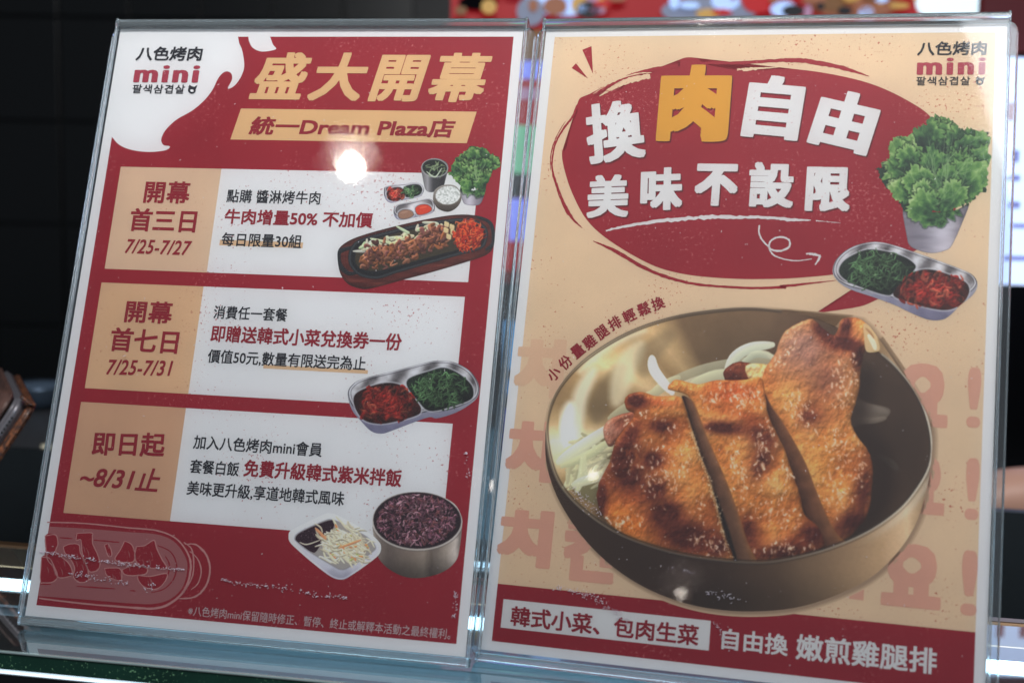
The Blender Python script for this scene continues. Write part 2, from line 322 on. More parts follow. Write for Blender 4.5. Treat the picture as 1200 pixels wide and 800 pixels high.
    slab(drum, 31, .56, 16, .6, blush=((640, 140, 75, 66, 0, 1.15, (164, 122, 104)), (705, 210, 62, 62, 0, .9, (146, 92, 70)), (735, 120, 40, 40, 0, .6, (140, 76, 54)), (620, 262, 34, 50, -.5, 1.0, (218, 164, 96)), (680, 300, 50, 28, 0, .6, (150, 90, 56)), (700, 420, 50, 60, 0, .5, (204, 146, 74)), (740, 560, 60, 26, -.4, 1.1, (112, 66, 48)), (585, 320, 16, 40, -.5, .7, (150, 84, 46))),
         chars=((692, 96, 26, 15, .7, 1.5), (742, 92, 11, 30, .15, 1.5), (738, 126, 40, 15, .25, 1.5), (772, 158, 14, 26, 0, 1.1), (655, 290, 26, 28, .2, .55), (784, 470, 22, 60, .1, .7), (760, 540, 40, 26, -.5, .8)),
         glints=((735, 225, 22, 62, 85, 1.25), (760, 190, 12, 60, 25, 1.4), (612, 110, 34, 36, 30, 2.2), (580, 165, 24, 24, 26, 2.1), (622, 262, 24, 40, 46, 1.2), (650, 295, 40, 36, 20, 1.3), (735, 380, 42, 44, 60, 1.9), (720, 470, 40, 42, 70, 1.1), (690, 340, 50, 30, 26, 1.4), (772, 430, 16, 60, 26, 1.6)), ngl=70)
    A.poly(z([(784, 80), (798, 84), (812, 102), (822, 126), (820, 142), (806, 146), (790, 142), (786, 118)]), (200, 172, 128)); A.stroke(z([(796, 106), (806, 122), (812, 138)]), 3.0, (232, 216, 184), lit=.2); A.stroke(z([(790, 90), (800, 100), (808, 112)]), 1.2, (150, 100, 66), a=.7, soft=1)
    # gap 2, cut side of the drumstick piece
    cut([(550, 238), (570, 275), (592, 305), (620, 352), (650, 408), (672, 466), (700, 532), (724, 574), (742, 592), (694, 606), (664, 560), (640, 500), (608, 400), (576, 335), (556, 290)], [(0, (76, 44, 32)), (.35, (112, 72, 52)), (.8, (148, 98, 66)), (1, (172, 112, 64))], ([250, 340, 400, 500, 560, 600], [552, 576, 604, 638, 662, 690]), ([250, 340, 400, 500, 560, 600], [566, 620, 652, 692, 720, 745]))
    s2 = [(326, 232), (336, 214), (352, 210), (395, 220), (440, 211), (500, 210), (542, 205), (554, 240), (560, 290), (582, 338), (602, 380), (618, 430), (634, 476), (646, 525), (676, 552), (692, 588), (684, 606), (640, 624), (580, 636), (522, 637), (497, 590), (474, 520), (448, 450), (422, 385), (402, 330), (388, 272), (366, 244)]
    slab(s2, 51, .50, 12, .5, blush=((480, 240, 80, 24, 0, .75, (196, 96, 52)), (520, 300, 60, 20, .2, .5, (160, 66, 40)), (540, 500, 60, 60, 0, .5, (196, 132, 66)), (450, 400, 24, 60, -.4, .5, (190, 120, 60)), (640, 590, 60, 24, -.1, .8, (120, 52, 36)), (520, 590, 30, 40, 0, .7, (120, 62, 44))),
         chars=((455, 322, 46, 14, .1, 1.1), (545, 340, 36, 24, .5, .8), (545, 400, 26, 44, .3, .7), (512, 560, 20, 30, 0, .7), (600, 612, 90, 18, -.1, .9), (665, 570, 28, 26, 0, 1.0)),
         glints=((500, 250, 52, 34, 85, 1.3), (430, 240, 26, 24, 26, 1.5), (478, 400, 12, 56, 40, 1.35), (500, 440, 14, 50, 46, 1.2), (545, 380, 14, 60, 60, 1.5), (570, 330, 20, 40, 26, 1.3), (600, 430, 14, 60, 34, 1.3), (560, 500, 46, 34, 46, 2.0), (610, 540, 40, 30, 30, 2.1), (600, 600, 60, 16, 40, 1.8), (465, 480, 10, 40, 12, 1.3)), ngl=90)
    # gap 1, cut side of the middle slice
    cut([(358, 248), (380, 256), (394, 280), (412, 330), (436, 385), (464, 450), (490, 520), (512, 590), (532, 637), (478, 636), (464, 590), (444, 520), (424, 450), (400, 385), (384, 330), (370, 285)], [(0, (62, 40, 32)), (.25, (102, 70, 54)), (.75, (142, 100, 74)), (1, (170, 114, 70))], ([250, 330, 400, 500, 560, 630], [362, 386, 410, 440, 456, 478]), ([250, 330, 400, 500, 560, 630], [382, 412, 444, 484, 504, 528]))
    A.stroke(z([(432, 470), (450, 520), (468, 575), (486, 634)]), 2.2, (30, 24, 22), a=.8, soft=1.2)
    slab([(175, 322), (190, 302), (225, 288), (258, 284), (262, 300), (238, 318), (214, 345), (192, 366), (178, 352)], 71, .5, 5, pal=[(0, (120, 62, 44)), (.5, (160, 100, 78)), (1, (206, 160, 138))], ngl=8, glints=((230, 305, 20, 14, 14, 2.6),))
    s1 = [(224, 262), (232, 246), (262, 238), (300, 249), (354, 250), (370, 288), (384, 332), (400, 385), (420, 436), (436, 490), (448, 540), (462, 585), (478, 637), (400, 630), (300, 606), (230, 578), (180, 538), (160, 495), (164, 455), (188, 402), (204, 352), (228, 318), (246, 292), (230, 280)]
    slab(s1, 81, .50, 10, .45, blush=((330, 400, 50, 70, 0, .45, (196, 126, 70)), (230, 545, 80, 30, .45, .9, (190, 108, 44)), (250, 480, 40, 30, .3, .5, (170, 74, 40)), (300, 262, 60, 14, .05, .6, (168, 74, 44))),
         chars=((250, 258, 22, 16, .2, 1.6), (312, 318, 30, 16, .1, 1.0), (232, 350, 16, 40, .5, 1.3), (222, 400, 34, 46, .5, 1.35), (290, 398, 26, 20, 0, 1.1), (236, 440, 40, 30, 0, 1.0), (296, 470, 26, 32, .8, .9), (322, 530, 40, 34, .6, 1.3), (380, 580, 70, 34, .1, 1.15), (170, 490, 14, 44, 0, 1.0), (440, 600, 30, 24, 0, .9)),
         glints=((330, 430, 34, 50, 46, 1.3), (290, 440, 24, 50, 26, 1.2), (370, 400, 16, 60, 24, 1.3), (330, 350, 40, 30, 26, 1.7), (400, 500, 20, 46, 26, 1.5), (300, 290, 50, 14, 20, 1.9), (220, 540, 44, 18, 46, 1.4), (410, 590, 40, 24, 36, 1.8), (250, 400, 40, 50, 20, 1.6)), ngl=160)
    A.stroke(z([(372, 300), (386, 345), (402, 392), (422, 442), (436, 495), (449, 545), (464, 600)]), 1.5, (214, 172, 120), a=.5, soft=1.4)
    for i in range(150):
        t = .12+.88*rg.rand(); Pl = np.array([(372, 295), (385, 345), (401, 392), (421, 442), (436, 495), (449, 545), (470, 620)]); k = t*5.99; i0 = int(k); q = Pl[i0]+(Pl[i0+1]-Pl[i0])*(k-i0)+rg.randn(2)*(3.2, 2)
        A.stroke(z([q, q+rg.randn(2)*3]), .4, (248, 226, 184), a=.6)
    # rim lip on top of everything
    Wd, d = A.sdf(R, 6); top_drum = ((A.X[Wd]-620)*2 > 592) & ((A.X[Wd]-620)*2 < 826) & ((A.Y[Wd]-340)*2 < 150)
    wl = A.img[Wd]; keep = ((A.X[Wd]-620)*2 > 590) & ((A.Y[Wd]-340)*2 < 165)
    A.img[Wd] = np.where(((d < -.2) & ~keep)[..., None], wall[Wd], wl)
    front = sstep(300, 420, (A.Y[Wd]-340)*2)
    br = np.interp((A.X[Wd]-620)*2, [40, 120, 300, 520, 700, 850, 943], [.50, .50, .34, .36, .60, .82, .95])
    lip = np.exp(-((d+.2)/1.25)**2)*(1-top_drum); c = ramp(br, [(0, (40, 34, 30)), (.5, (120, 108, 94)), (1, (226, 220, 204))])
    A.mix(Wd, lip*.95, c); A.mix(Wd, np.exp(-((d-2.2)/1.0)**2)*.7*(1-top_drum), (52, 44, 38)); A.mix(Wd, np.exp(-((d+2.6)/.9)**2)*.35*front, (44, 36, 32))
    A.mix(Wd, np.exp(-((d+7)/5.)**2)*.5*sstep(760, 880, (A.X[Wd]-620)*2)*front, (214, 204, 186))
    A.grain(.02)
    sil = z([(38, 335), (40, 400), (58, 465), (92, 530), (140, 594), (200, 650), (270, 695), (350, 728), (430, 746), (520, 752), (620, 744), (715, 716), (800, 673), (862, 615), (902, 555), (926, 490), (940, 420), (945, 350), (940, 310), (922, 270), (884, 207), (824, 147)])+z([(800, 146), (823, 140), (816, 108), (798, 84), (776, 66), (752, 62), (732, 68), (716, 88)])+z([(700, 78), (630, 55), (530, 41), (430, 46), (330, 63), (230, 98), (140, 153), (82, 210), (50, 268)])
    sil = spline(sil[:22], 4, False).tolist()+sil[22:30]+spline(sil[30:]+sil[:1], 4, False).tolist()[:-1]
    return A, sil
def art_tray_coupon():
    A = Art(404, 418, 566, 512); z = lambda p: Z(p, 340, 330, 4)
    out = z([(270, 530), (285, 490), (340, 455), (500, 415), (640, 378), (700, 370), (770, 378), (840, 415), (880, 470), (886, 520), (860, 562), (780, 612), (690, 640), (655, 634), (590, 655), (480, 697), (430, 712), (380, 700), (330, 650), (290, 600)])
    w1 = z([(300, 545), (330, 512), (420, 480), (490, 478), (540, 502), (600, 570), (612, 604), (590, 626), (500, 652), (420, 664), (350, 648), (312, 600)])
    w2 = z([(548, 472), (572, 448), (650, 422), (720, 405), (790, 432), (846, 482), (858, 528), (836, 556), (760, 582), (690, 602), (640, 598), (600, 556), (562, 510)])
    tray(A, out, [w1, w2]); kimchi(A, w1, 110, 3, 1.9, 12)
    kimchi(A, z([(370, 520), (410, 480), (450, 500), (520, 540), (570, 590), (560, 630), (460, 660), (380, 620)]), 60, 5, 2.0, 12) if 0 else None
    greens(A, w2, 190, 4, 1.0, 16); A.grain(.02); return A, spline(out, 4).tolist()
def art_tray_right():
    A = Art(972, 280, 1150, 380); z = lambda p: Z(p, 900, 180, 4)
    out = z([(303, 545), (325, 490), (380, 445), (450, 420), (520, 415), (600, 433), (760, 488), (900, 540), (960, 570), (982, 612), (960, 662), (900, 712), (845, 765), (800, 781), (740, 775), (650, 737), (600, 712), (500, 675), (380, 634), (320, 590)])
    w1 = z([(335, 558), (350, 512), (400, 477), (470, 452), (560, 462), (640, 487), (686, 520), (684, 545), (640, 600), (590, 650), (560, 662), (480, 640), (380, 600)])
    w2 = z([(588, 660), (625, 605), (690, 556), (760, 545), (850, 570), (922, 602), (942, 640), (922, 688), (875, 722), (820, 732), (740, 718), (640, 688)])
    tray(A, out, [w1, w2], 9); greens(A, w1, 190, 14, 1.0, 16); kimchi(A, w2, 120, 13, 1.9, 12); A.grain(.02); return A, spline(out, 4).tolist()
def art_lettuce_right():
    A = Art(1020, 130, 1166, 305, (60, 60, 60)); z = lambda p: Z(p, 900, 20, 4)
    pot = Z([(632, 250), (700, 268), (800, 275), (890, 262), (942, 232), (925, 290), (865, 425), (830, 455), (765, 467), (700, 452), (662, 428), (650, 385)], 900, 180, 4)
    cup(A, pot, .62)
    out = z([(512, 705), (548, 682), (568, 640), (562, 600), (600, 562), (650, 556), (700, 520), (738, 505), (756, 478), (820, 464), (870, 488), (900, 520), (945, 528), (1000, 530), (1036, 570), (1040, 640), (1036, 720), (1030, 790), (1008, 820), (965, 860), (930, 880), (880, 895), (830, 930), (770, 915), (700, 940), (655, 910), (600, 860), (560, 800), (522, 745)])
    P = lettuce(A, out, 8, (60, 26)); A.grain(.02)
    return A, (P.tolist(), spline(pot, 3).tolist())
def art_lettuce_left():
    A = Art(524, 166, 590, 244, (60, 60, 60)); z = lambda p: Z(p, 360, 160, 4)
    pot = z([(718, 235), (780, 255), (838, 232), (818, 308), (790, 324), (745, 320), (728, 300)]); cup(A, pot, .35)
    out = z([(668, 165), (688, 120), (735, 72), (780, 46), (830, 62), (865, 80), (902, 104), (905, 140), (872, 168), (850, 205), (828, 240), (780, 250), (735, 246), (702, 212), (672, 188)])
    P = lettuce(A, out, 17, (30, 12), .6); A.grain(.02); return A, (P.tolist(), spline(pot, 3).tolist())
def art_sides():
    A = Art(446, 182, 544, 262, (150, 150, 150)); z = lambda p: Z(p, 360, 160, 4)
    t1 = z([(360, 255), (370, 235), (440, 221), (520, 218), (546, 240), (545, 264), (520, 286), (440, 301), (392, 312), (365, 290)]); t2 = z([(405, 350), (420, 322), (480, 308), (560, 291), (592, 305), (598, 345), (570, 366), (500, 381), (440, 393), (413, 380)])
    w = [z([(375, 265), (395, 245), (435, 240), (458, 262), (448, 290), (400, 300), (380, 290)]), z([(450, 250), (470, 232), (520, 228), (538, 250), (520, 275), (470, 284), (460, 272)])]
    tray(A, t1, w, 4); kimchi(A, w[0], 40, 6, 1.0, 6); greens(A, w[1], 60, 7, .7, 7)
    w = [z([(428, 362), (450, 345), (485, 348), (498, 368), (470, 384), (436, 384)]), z([(508, 338), (530, 322), (565, 322), (584, 342), (560, 360), (520, 366)])]
    tray(A, t2, w, 6); A.poly(w[0], (150, 112, 92)); A.poly(w[1], (206, 62, 40)); A.stroke(z([(440, 360), (470, 352)]), 1, (180, 140, 120), .6); A.stroke(z([(530, 335), (560, 330)]), 1, (232, 110, 80), .6)
    # soup cup
    c1 = z([(534, 150), (545, 200), (552, 245), (575, 262), (615, 255), (640, 235), (650, 190), (662, 150), (650, 120), (600, 102), (550, 118)])
    W, d = A.poly(c1, (60, 58, 60)); t = (A.X[W]-493)/33; A.mix(W, sstep(-.3, .3, d), ramp(t, [(0, (90, 88, 92)), (.25, (150, 148, 152)), (.45, (60, 58, 62)), (.8, (40, 38, 42)), (1, (90, 88, 92))]))
    e = ell(*z([(598, 148)])[0], 15.2, 10.5, .1); W, d = A.sdf(e, 3); A.mix(W, sstep(-.3, .3, d), (26, 34, 30)); A.mix(W, np.exp(-(d/.8)**2), (160, 160, 162))
    for i in range(16):
        q = np.array(z([(598, 150)])[0])+A.rg.randn(2)*(6, 3.5); A.stroke([q, q+A.rg.randn(2)*3, q+A.rg.randn(2)*4], .5, (140, 160, 120), a=.8)
    A.stroke(z([(560, 165), (600, 190), (630, 150)]), .8, (196, 206, 186))
    b = spline(z([(590, 285), (600, 250), (640, 228), (690, 230), (720, 262), (722, 300), (700, 335), (660, 354), (615, 340), (595, 312)])); W, d = A.sdf(b, 2); t = (A.Y[W]-217)/32
    A.mix(W, sstep(-.3, .3, d), ramp(t, [(0, (170, 164, 156)), (.5, (110, 100, 92)), (1, (52, 44, 40))]))
    e = ell(*z([(660, 276)])[0], 15, 11.3, -.1); W, d = A.sdf(e, 3); f = A.nz(W, 1.6, 4, 2); A.mix(W, sstep(-.3, .3, d), ramp(f, [(.2, (170, 172, 170)), (.6, (222, 224, 222)), (.8, (240, 240, 240))])); A.mix(W, np.exp(-(d/.6)**2)*.6, (90, 80, 74))
    A.grain(.02)
    return A, [spline(t1, 3).tolist(), spline(t2, 3).tolist(), spline(c1, 3).tolist(), b.tolist()]
def art_hotplate():
    A = Art(392, 248, 584, 342, (60, 40, 36)); z = lambda p: Z(p, 360, 160, 4)
    out = z([(142, 565), (150, 525), (190, 492), (260, 463), (400, 424), (560, 388), (700, 367), (800, 372), (858, 394), (878, 430), (880, 470), (872, 520), (845, 552), (780, 578), (600, 632), (450, 672), (300, 712), (245, 712), (190, 690), (155, 640)])
    W, d = A.sdf(spline(out), 2); n = A.nz(W, 9, 3, 3, 3, .5); t = (A.Y[W]-250)/90
    A.mix(W, sstep(-.3, .3, d), ramp(np.clip(n, 0, 1), [(0, (52, 20, 18)), (.5, (88, 36, 30)), (1, (128, 60, 50))])); A.mix(W, sstep(5, 0, d)*.5, (34, 16, 16))
    # black iron pan with handles
    pan = z([(192, 575), (205, 520), (250, 480), (400, 438), (560, 402), (700, 384), (792, 392), (842, 430), (845, 480), (815, 528), (700, 560), (560, 600), (420, 640), (330, 668), (250, 655), (208, 618)])
    A.stroke(z([(232, 640), (190, 640), (152, 600), (146, 555), (160, 535), (225, 515)]), 3.0, (34, 36, 40), lit=.35)
    A.stroke(z([(800, 378), (850, 395), (872, 430), (874, 500), (840, 530)]), 3.0, (34, 36, 40), lit=.35)
    W, d = A.poly(pan, (30, 32, 36)); A.mix(W, np.exp(-((d-2)/1.0)**2)*.5, (84, 88, 94)); A.mix(W, np.exp(-((d-5)/1.0)**2)*.6, (16, 17, 20))
    inn = z([(225, 570), (240, 520), (280, 492), (400, 458), (560, 424), (700, 406), (780, 412), (818, 445), (815, 485), (780, 512), (640, 548), (450, 600), (330, 630), (260, 622), (232, 600)])
    A.poly(inn, (60, 52, 40)); rg = A.rg
    for i in range(46):
        q = np.array(z([(235+rg.rand()*400, 0)])[0]); q[1] = 160+(560-(q[0]-418)*1.0*.95*1.0)/4+rg.rand()*4-6; q[1] = 292-(q[0]-420)*.26+rg.randn()*3
        A.stroke([q, q+rg.randn(2)*(4, 2), q+rg.randn(2)*(7, 3)], 1.3+rg.rand(), (186+rg.rand()*30, 196+rg.rand()*20, 160+rg.rand()*30), lit=.3)
    for i in range(330):
        u, v = rg.rand(), rg.randn()*.36; q = np.array([424+u*100, 306-u*34+v*17+rg.rand()*2]); 
        if u < .06 and abs(v) > .3: continue
        k = .65+.65*rg.rand()*(1-.25*v); a = rg.rand()*6.28; r = 1.0+rg.rand()*1.6
        base = [(124, 76, 56), (96, 54, 42), (150, 98, 74), (112, 68, 62), (140, 84, 52)][rg.randint(5)]
        p0 = q+np.array([np.cos(a), np.sin(a)])*3.4; p2 = q-np.array([np.cos(a+1), np.sin(a+1)])*3.4
        A.stroke([p0, q+rg.randn(2)*2, p2], r, (base[0]*k, base[1]*k, base[2]*k), lit=.55)
    for (cx, cy) in ((655, 412), (680, 425), (652, 440), (665, 470), (684, 450)):
        q = np.array(z([(cx, cy)])[0]); A.stroke([q-(1.5, 2), q+(1, 2)], 3.2, (214, 196, 148), lit=.35)
    for i in range(260):
        a = rg.rand()*6.28; r0 = np.sqrt(rg.rand()); q = np.array(z([(755, 462)])[0])+np.array([np.cos(a)*17*r0, np.sin(a)*17*r0]); b = rg.rand()*6.28; l = 4+rg.rand()*8
        A.stroke([q-np.array([np.cos(b), np.sin(b)])*l*.5, q+rg.randn(2)*1.5, q+np.array([np.cos(b), np.sin(b)])*l*.5], .65, [(196, 52, 28), (222, 84, 40), (160, 34, 22), (120, 26, 20), (214, 104, 60)][rg.randint(5)], lit=.4)
    A.grain(.02); return A, spline(out, 4).tolist()
def art_sprouts():
    A = Art(334, 596, 452, 684, (180, 180, 180)); z = lambda p: Z(p, 280, 500, 4)
    out = z([(233, 512), (240, 488), (270, 470), (395, 410), (430, 404), (470, 416), (600, 488), (655, 535), (667, 565), (655, 600), (600, 645), (520, 700), (480, 715), (430, 700), (350, 640), (280, 580), (240, 540)])
    W, d = A.sdf(spline(out), 2); t = (A.Y[W]-600)/80
    A.mix(W, sstep(-.3, .3, d), ramp(t+.1*A.nz(W, 8, 2, 2), [(0, (214, 216, 222)), (.5, (206, 206, 212)), (.85, (188, 188, 198)), (1, (150, 150, 164))]))
    A.mix(W, np.exp(-((d-1.2)/.8)**2)*.5, (240, 242, 246))
    inn = z([(262, 520), (290, 490), (400, 440), (440, 435), (500, 460), (600, 515), (640, 560), (620, 590), (520, 655), (480, 668), (440, 650), (340, 590), (280, 545)])
    W, d = A.sdf(spline(inn), 3); A.mix(W, sstep(-.4, .4, d), (150, 144, 140)); A.mix(W, np.exp(-(d/.9)**2)*.4, (110, 108, 116))
    A.poly(z([(266, 524), (290, 494), (400, 445), (445, 440), (440, 480), (400, 520), (365, 580), (340, 585), (285, 545)]), (44, 24, 34))
    rg = A.rg
    for i in range(14): q = np.array(z([(290+rg.rand()*120, 470+rg.rand()*60)])[0]); A.stroke([q, q+(1, .3)], .4, (150, 130, 140), .7)
    for i in range(210):
        u = rg.randn(2)*.45; q = np.array(z([(490, 555)])[0])+u*(26, 19); a = rg.rand()*1.4-.2; l = 9+rg.rand()*16; k = .78+.25*rg.rand()
        if q[0] < 372 or q[1] > 662 or q[0] > 440: continue
        dv = np.array([np.cos(a), np.sin(a)])*l*.5
        A.stroke([q-dv, q+rg.randn(2)*2.4, q+dv], .9+rg.rand()*.6, (226*k, 216*k, 190*k), lit=.4)
        if i % 9 == 0: A.stroke([q-dv*.4, q+rg.randn(2), q+dv*.5], 1.3, (222, 140, 90), lit=.3)
        if i % 9 == 0: A.stroke([q, q+rg.randn(2)*3], 1.1, (168, 172, 106), lit=.3)
    A.stroke(z([(360, 475), (385, 500), (408, 525)]), 1.8, (214, 146, 104), lit=.3); A.stroke(z([(470, 566), (520, 548), (570, 530)]), 1.6, (216, 146, 104), lit=.3); A.stroke(z([(286, 540), (320, 550), (380, 530)]), .8, (214, 204, 184))
    A.grain(.02); return A, spline(out, 4).tolist()
def art_rice():
    A = Art(434, 572, 546, 680, (120, 108, 100)); z = lambda p: Z(p, 280, 500, 4)
    X, Y = A.X, A.Y; t = (X-436)/104; W = (slice(None), slice(None))
    m = ramp(t+.03*A.nz(W, 6, 3, 2), [(0, (176, 168, 160)), (.06, (120, 108, 100)), (.2, (96, 84, 78)), (.45, (120, 106, 96)), (.6, (142, 128, 116)), (.68, (100, 88, 80)), (.85, (146, 134, 124)), (.95, (186, 176, 168)), (1.0, (120, 110, 104))])
    m *= (1.06-.45*sstep(645, 680, Y))[..., None]*(.95+.1*A.nz(W, 2, 6, 2, 1, 2))[..., None]; A.img[:] = m
    e = ell(280+836/4, 500+438/4, 51.6, 33.2, .02); W, d = A.sdf(e, 4)
    A.mix(W, sstep(-.4, .4, d), (36, 22, 28)); rg = A.rg
    for i in range(900):
        a = rg.rand()*6.28; r = np.sqrt(rg.rand())*.94; q = np.array([489+np.cos(a)*50*r, 609.3+np.sin(a)*31.5*r]); b = rg.rand()*3.14; l = 1.6+rg.rand()*1.4
        k = .6+.8*rg.rand()
        dv = np.array([np.cos(b), np.sin(b)])*l; base = [(88, 54, 66), (112, 74, 86), (66, 36, 46), (140, 104, 112), (98, 58, 60)][rg.randint(5)]
        A.stroke([q-dv, q+dv], .95, (base[0]*k, base[1]*k, base[2]*k), lit=.6)
    W, d = A.sdf(e, 4); A.mix(W, np.exp(-((d+1.1)/1.2)**2)*.9, (196, 190, 184)); A.mix(W, np.exp(-((d+2.6)/.6)**2)*.5, (84, 74, 70))
    A.grain(.02)
    sil = z([(626, 455), (634, 400), (680, 345), (750, 313), (840, 304), (930, 318), (1010, 360), (1044, 420), (1046, 470), (1036, 560), (1020, 622), (975, 668), (910, 696), (830, 708), (760, 696), (690, 655), (648, 600), (634, 530)])
    return A, spline(sil, 4).tolist()
# ---------------------------------------------------------------- materials
def lin(c): c = np.asarray(c, float)/255.; return np.where(c <= .04045, c/12.92, ((c+.055)/1.055)**2.4)
def mat(name, col, rough=.5, metal=0., emit=None, estr=0, coat=0, spec=.5):
    m = bpy.data.materials.new(name); m.use_nodes = True; b = m.node_tree.nodes['Principled BSDF']
    b.inputs['Base Color'].default_value = (*lin(col), 1); b.inputs['Roughness'].default_value = rough; b.inputs['Metallic'].default_value = metal
    b.inputs['Coat Weight'].default_value = coat; b.inputs['Specular IOR Level'].default_value = spec
    if emit is not None: b.inputs['Emission Color'].default_value = (*lin(emit), 1); b.inputs['Emission Strength'].default_value = estr
    return m
def nd(m, t, **k):
    n = m.node_tree.nodes.new(t)
    for a, v in k.items(): setattr(n, a, v)
    return n
def print_mat(name, col, speck=None, amt=.06, dens=.66, mottle=.05):
    """printed ink: paper mottle and little ink flecks"""
    m = mat(name, col, .55, spec=.3); T = m.node_tree; b = T.nodes['Principled BSDF']; L = T.links.new
    tc = nd(m, 'ShaderNodeTexCoord'); n1 = nd(m, 'ShaderNodeTexNoise'); n1.inputs['Scale'].default_value = 1500; n1.inputs['Detail'].default_value = 2
    n2 = nd(m, 'ShaderNodeTexNoise'); n2.inputs['Scale'].default_value = 28; n2.inputs['Detail'].default_value = 5
    L(tc.outputs['Object'], n1.inputs['Vector']); L(tc.outputs['Object'], n2.inputs['Vector'])
    ad = nd(m, 'ShaderNodeMath', operation='MULTIPLY_ADD'); ad.inputs[1].default_value = .5; L(n1.outputs['Fac'], ad.inputs[0]); L(n2.outputs['Fac'], ad.inputs[2])
    mr = nd(m, 'ShaderNodeMapRange'); mr.inputs['From Min'].default_value = .45; mr.inputs['From Max'].default_value = 1.05; mr.inputs['To Min'].default_value = 1-mottle*1.6; mr.inputs['To Max'].default_value = 1+mottle
    L(ad.outputs[0], mr.inputs['Value'])
    mx = nd(m, 'ShaderNodeMix', data_type='RGBA', blend_type='MULTIPLY'); mx.inputs['Factor'].default_value = 1; mx.inputs['A'].default_value = (*lin(col), 1)
    L(mr.outputs[0], mx.inputs['B'])
    out = mx.outputs['Result']
    if speck is not None:
        v = nd(m, 'ShaderNodeTexNoise'); v.inputs['Scale'].default_value = 700; v.inputs['Detail'].default_value = 2.5; v.inputs['Roughness'].default_value = .6; L(tc.outputs['Object'], v.inputs['Vector'])
        g = nd(m, 'ShaderNodeTexNoise'); g.inputs['Scale'].default_value = 22; g.inputs['Detail'].default_value = 1; L(tc.outputs['Object'], g.inputs['Vector'])
        a2 = nd(m, 'ShaderNodeMath', operation='MULTIPLY_ADD'); a2.inputs[1].default_value = .35; L(g.outputs['Fac'], a2.inputs[0]); L(v.outputs['Fac'], a2.inputs[2])
        r = nd(m, 'ShaderNodeMapRange'); r.inputs['From Min'].default_value = dens+.232; r.inputs['From Max'].default_value = dens+.262; r.inputs['To Max'].default_value = amt; L(a2.outputs[0], r.inputs['Value'])
        m2 = nd(m, 'ShaderNodeMix', data_type='RGBA'); L(r.outputs[0], m2.inputs['Factor']); L(out, m2.inputs['A']); m2.inputs['B'].default_value = (*lin(speck), 1); out = m2.outputs['Result']
    L(out, b.inputs['Base Color']); return m
def clear_mat(name, tint, ior=1.49, rough=.0, bump=None, haze=0., gain=1.):
    """thin clear plastic: see-through with Fresnel reflection"""
    m = bpy.data.materials.new(name); m.use_nodes = True; T = m.node_tree; T.nodes.clear(); L = T.links.new
    o = nd(m, 'ShaderNodeOutputMaterial'); tr = nd(m, 'ShaderNodeBsdfTransparent'); tr.inputs[0].default_value = (*tint, 1)
    g = nd(m, 'ShaderNodeBsdfGlossy'); g.inputs['Roughness'].default_value = rough
    fr = nd(m, 'ShaderNodeFresnel'); fr.inputs['IOR'].default_value = ior; mx = nd(m, 'ShaderNodeMixShader')
    if gain != 1:
        k = nd(m, 'ShaderNodeMath', operation='MULTIPLY'); k.inputs[1].default_value = gain; L(fr.outputs[0], k.inputs[0]); L(k.outputs[0], mx.inputs[0])
    else: L(fr.outputs[0], mx.inputs[0])
    L(tr.outputs[0], mx.inputs[1]); L(g.outputs[0], mx.inputs[2]); out = mx.outputs[0]
    if bump:
        tc = nd(m, 'ShaderNodeTexCoord'); n = nd(m, 'ShaderNodeTexNoise'); n.inputs['Scale'].default_value = bump[0]; n.inputs['Detail'].default_value = 3; L(tc.outputs['Object'], n.inputs['Vector'])
        b = nd(m, 'ShaderNodeBump'); b.inputs['Strength'].default_value = 1; b.inputs['Distance'].default_value = bump[1]; L(n.outputs['Fac'], b.inputs['Height']); L(b.outputs[0], g.inputs['Normal'])
    if haze:
        d = nd(m, 'ShaderNodeBsdfDiffuse'); d.inputs[0].default_value = (.75, .8, .85, 1); m2 = nd(m, 'ShaderNodeMixShader'); m2.inputs[0].default_value = haze
        L(out, m2.inputs[1]); L(d.outputs[0], m2.inputs[2]); out = m2.outputs[0]
    L(out, o.inputs[0]); return m
def glass_mat(name, col, ior=1.49, rough=.02):
    m = bpy.data.materials.new(name); m.use_nodes = True; b = m.node_tree.nodes['Principled BSDF']
    b.inputs['Base Color'].default_value = (*col, 1); b.inputs['Transmission Weight'].default_value = 1; b.inputs['Roughness'].default_value = rough; b.inputs['IOR'].default_value = ior; return m
# ---------------------------------------------------------------- object helpers
def link(name, me, parent=None, kind=None, label=None, cat=None, group=None):
    o = bpy.data.objects.new(name, me); C.objects.link(o)
    if parent: o.parent = parent
    for k, v in (('kind', kind), ('label', label), ('category', cat), ('group', group)):
        if v: o[k] = v
    return o
def thing(name, mw, label, cat, group=None):
    o = link(name, None, None, None, label, cat, group); o.empty_display_size = .02; o.matrix_world = mw; return o
def mesh(name, verts, faces, m, parent=None, smooth=False, **k):
    me = bpy.data.meshes.new(name); me.from_pydata([tuple(map(float, v)) for v in verts], [], [tuple(f) for f in faces]); me.update()
    if m: me.materials.append(m)
    if smooth: me.shade_smooth()
    return link(name, me, parent, **k)
def bm_obj(name, bm, m, parent=None, smooth=False, **k):
    me = bpy.data.meshes.new(name); bm.to_mesh(me); bm.free()
    if m: me.materials.append(m)
    if smooth: me.shade_smooth()
    return link(name, me, parent, **k)
def box(bm, lo, hi, bev=0, seg=2):
    r = bmesh.ops.create_cube(bm, size=1); vs = r['verts']
    for v in vs:
        for i in range(3): v.co[i] = lo[i]+(v.co[i]+.5)*(hi[i]-lo[i])
    if bev:
        es = list({e for v in vs for e in v.link_edges}); bmesh.ops.bevel(bm, geom=es, offset=bev, segments=seg, affect='EDGES', profile=.5)
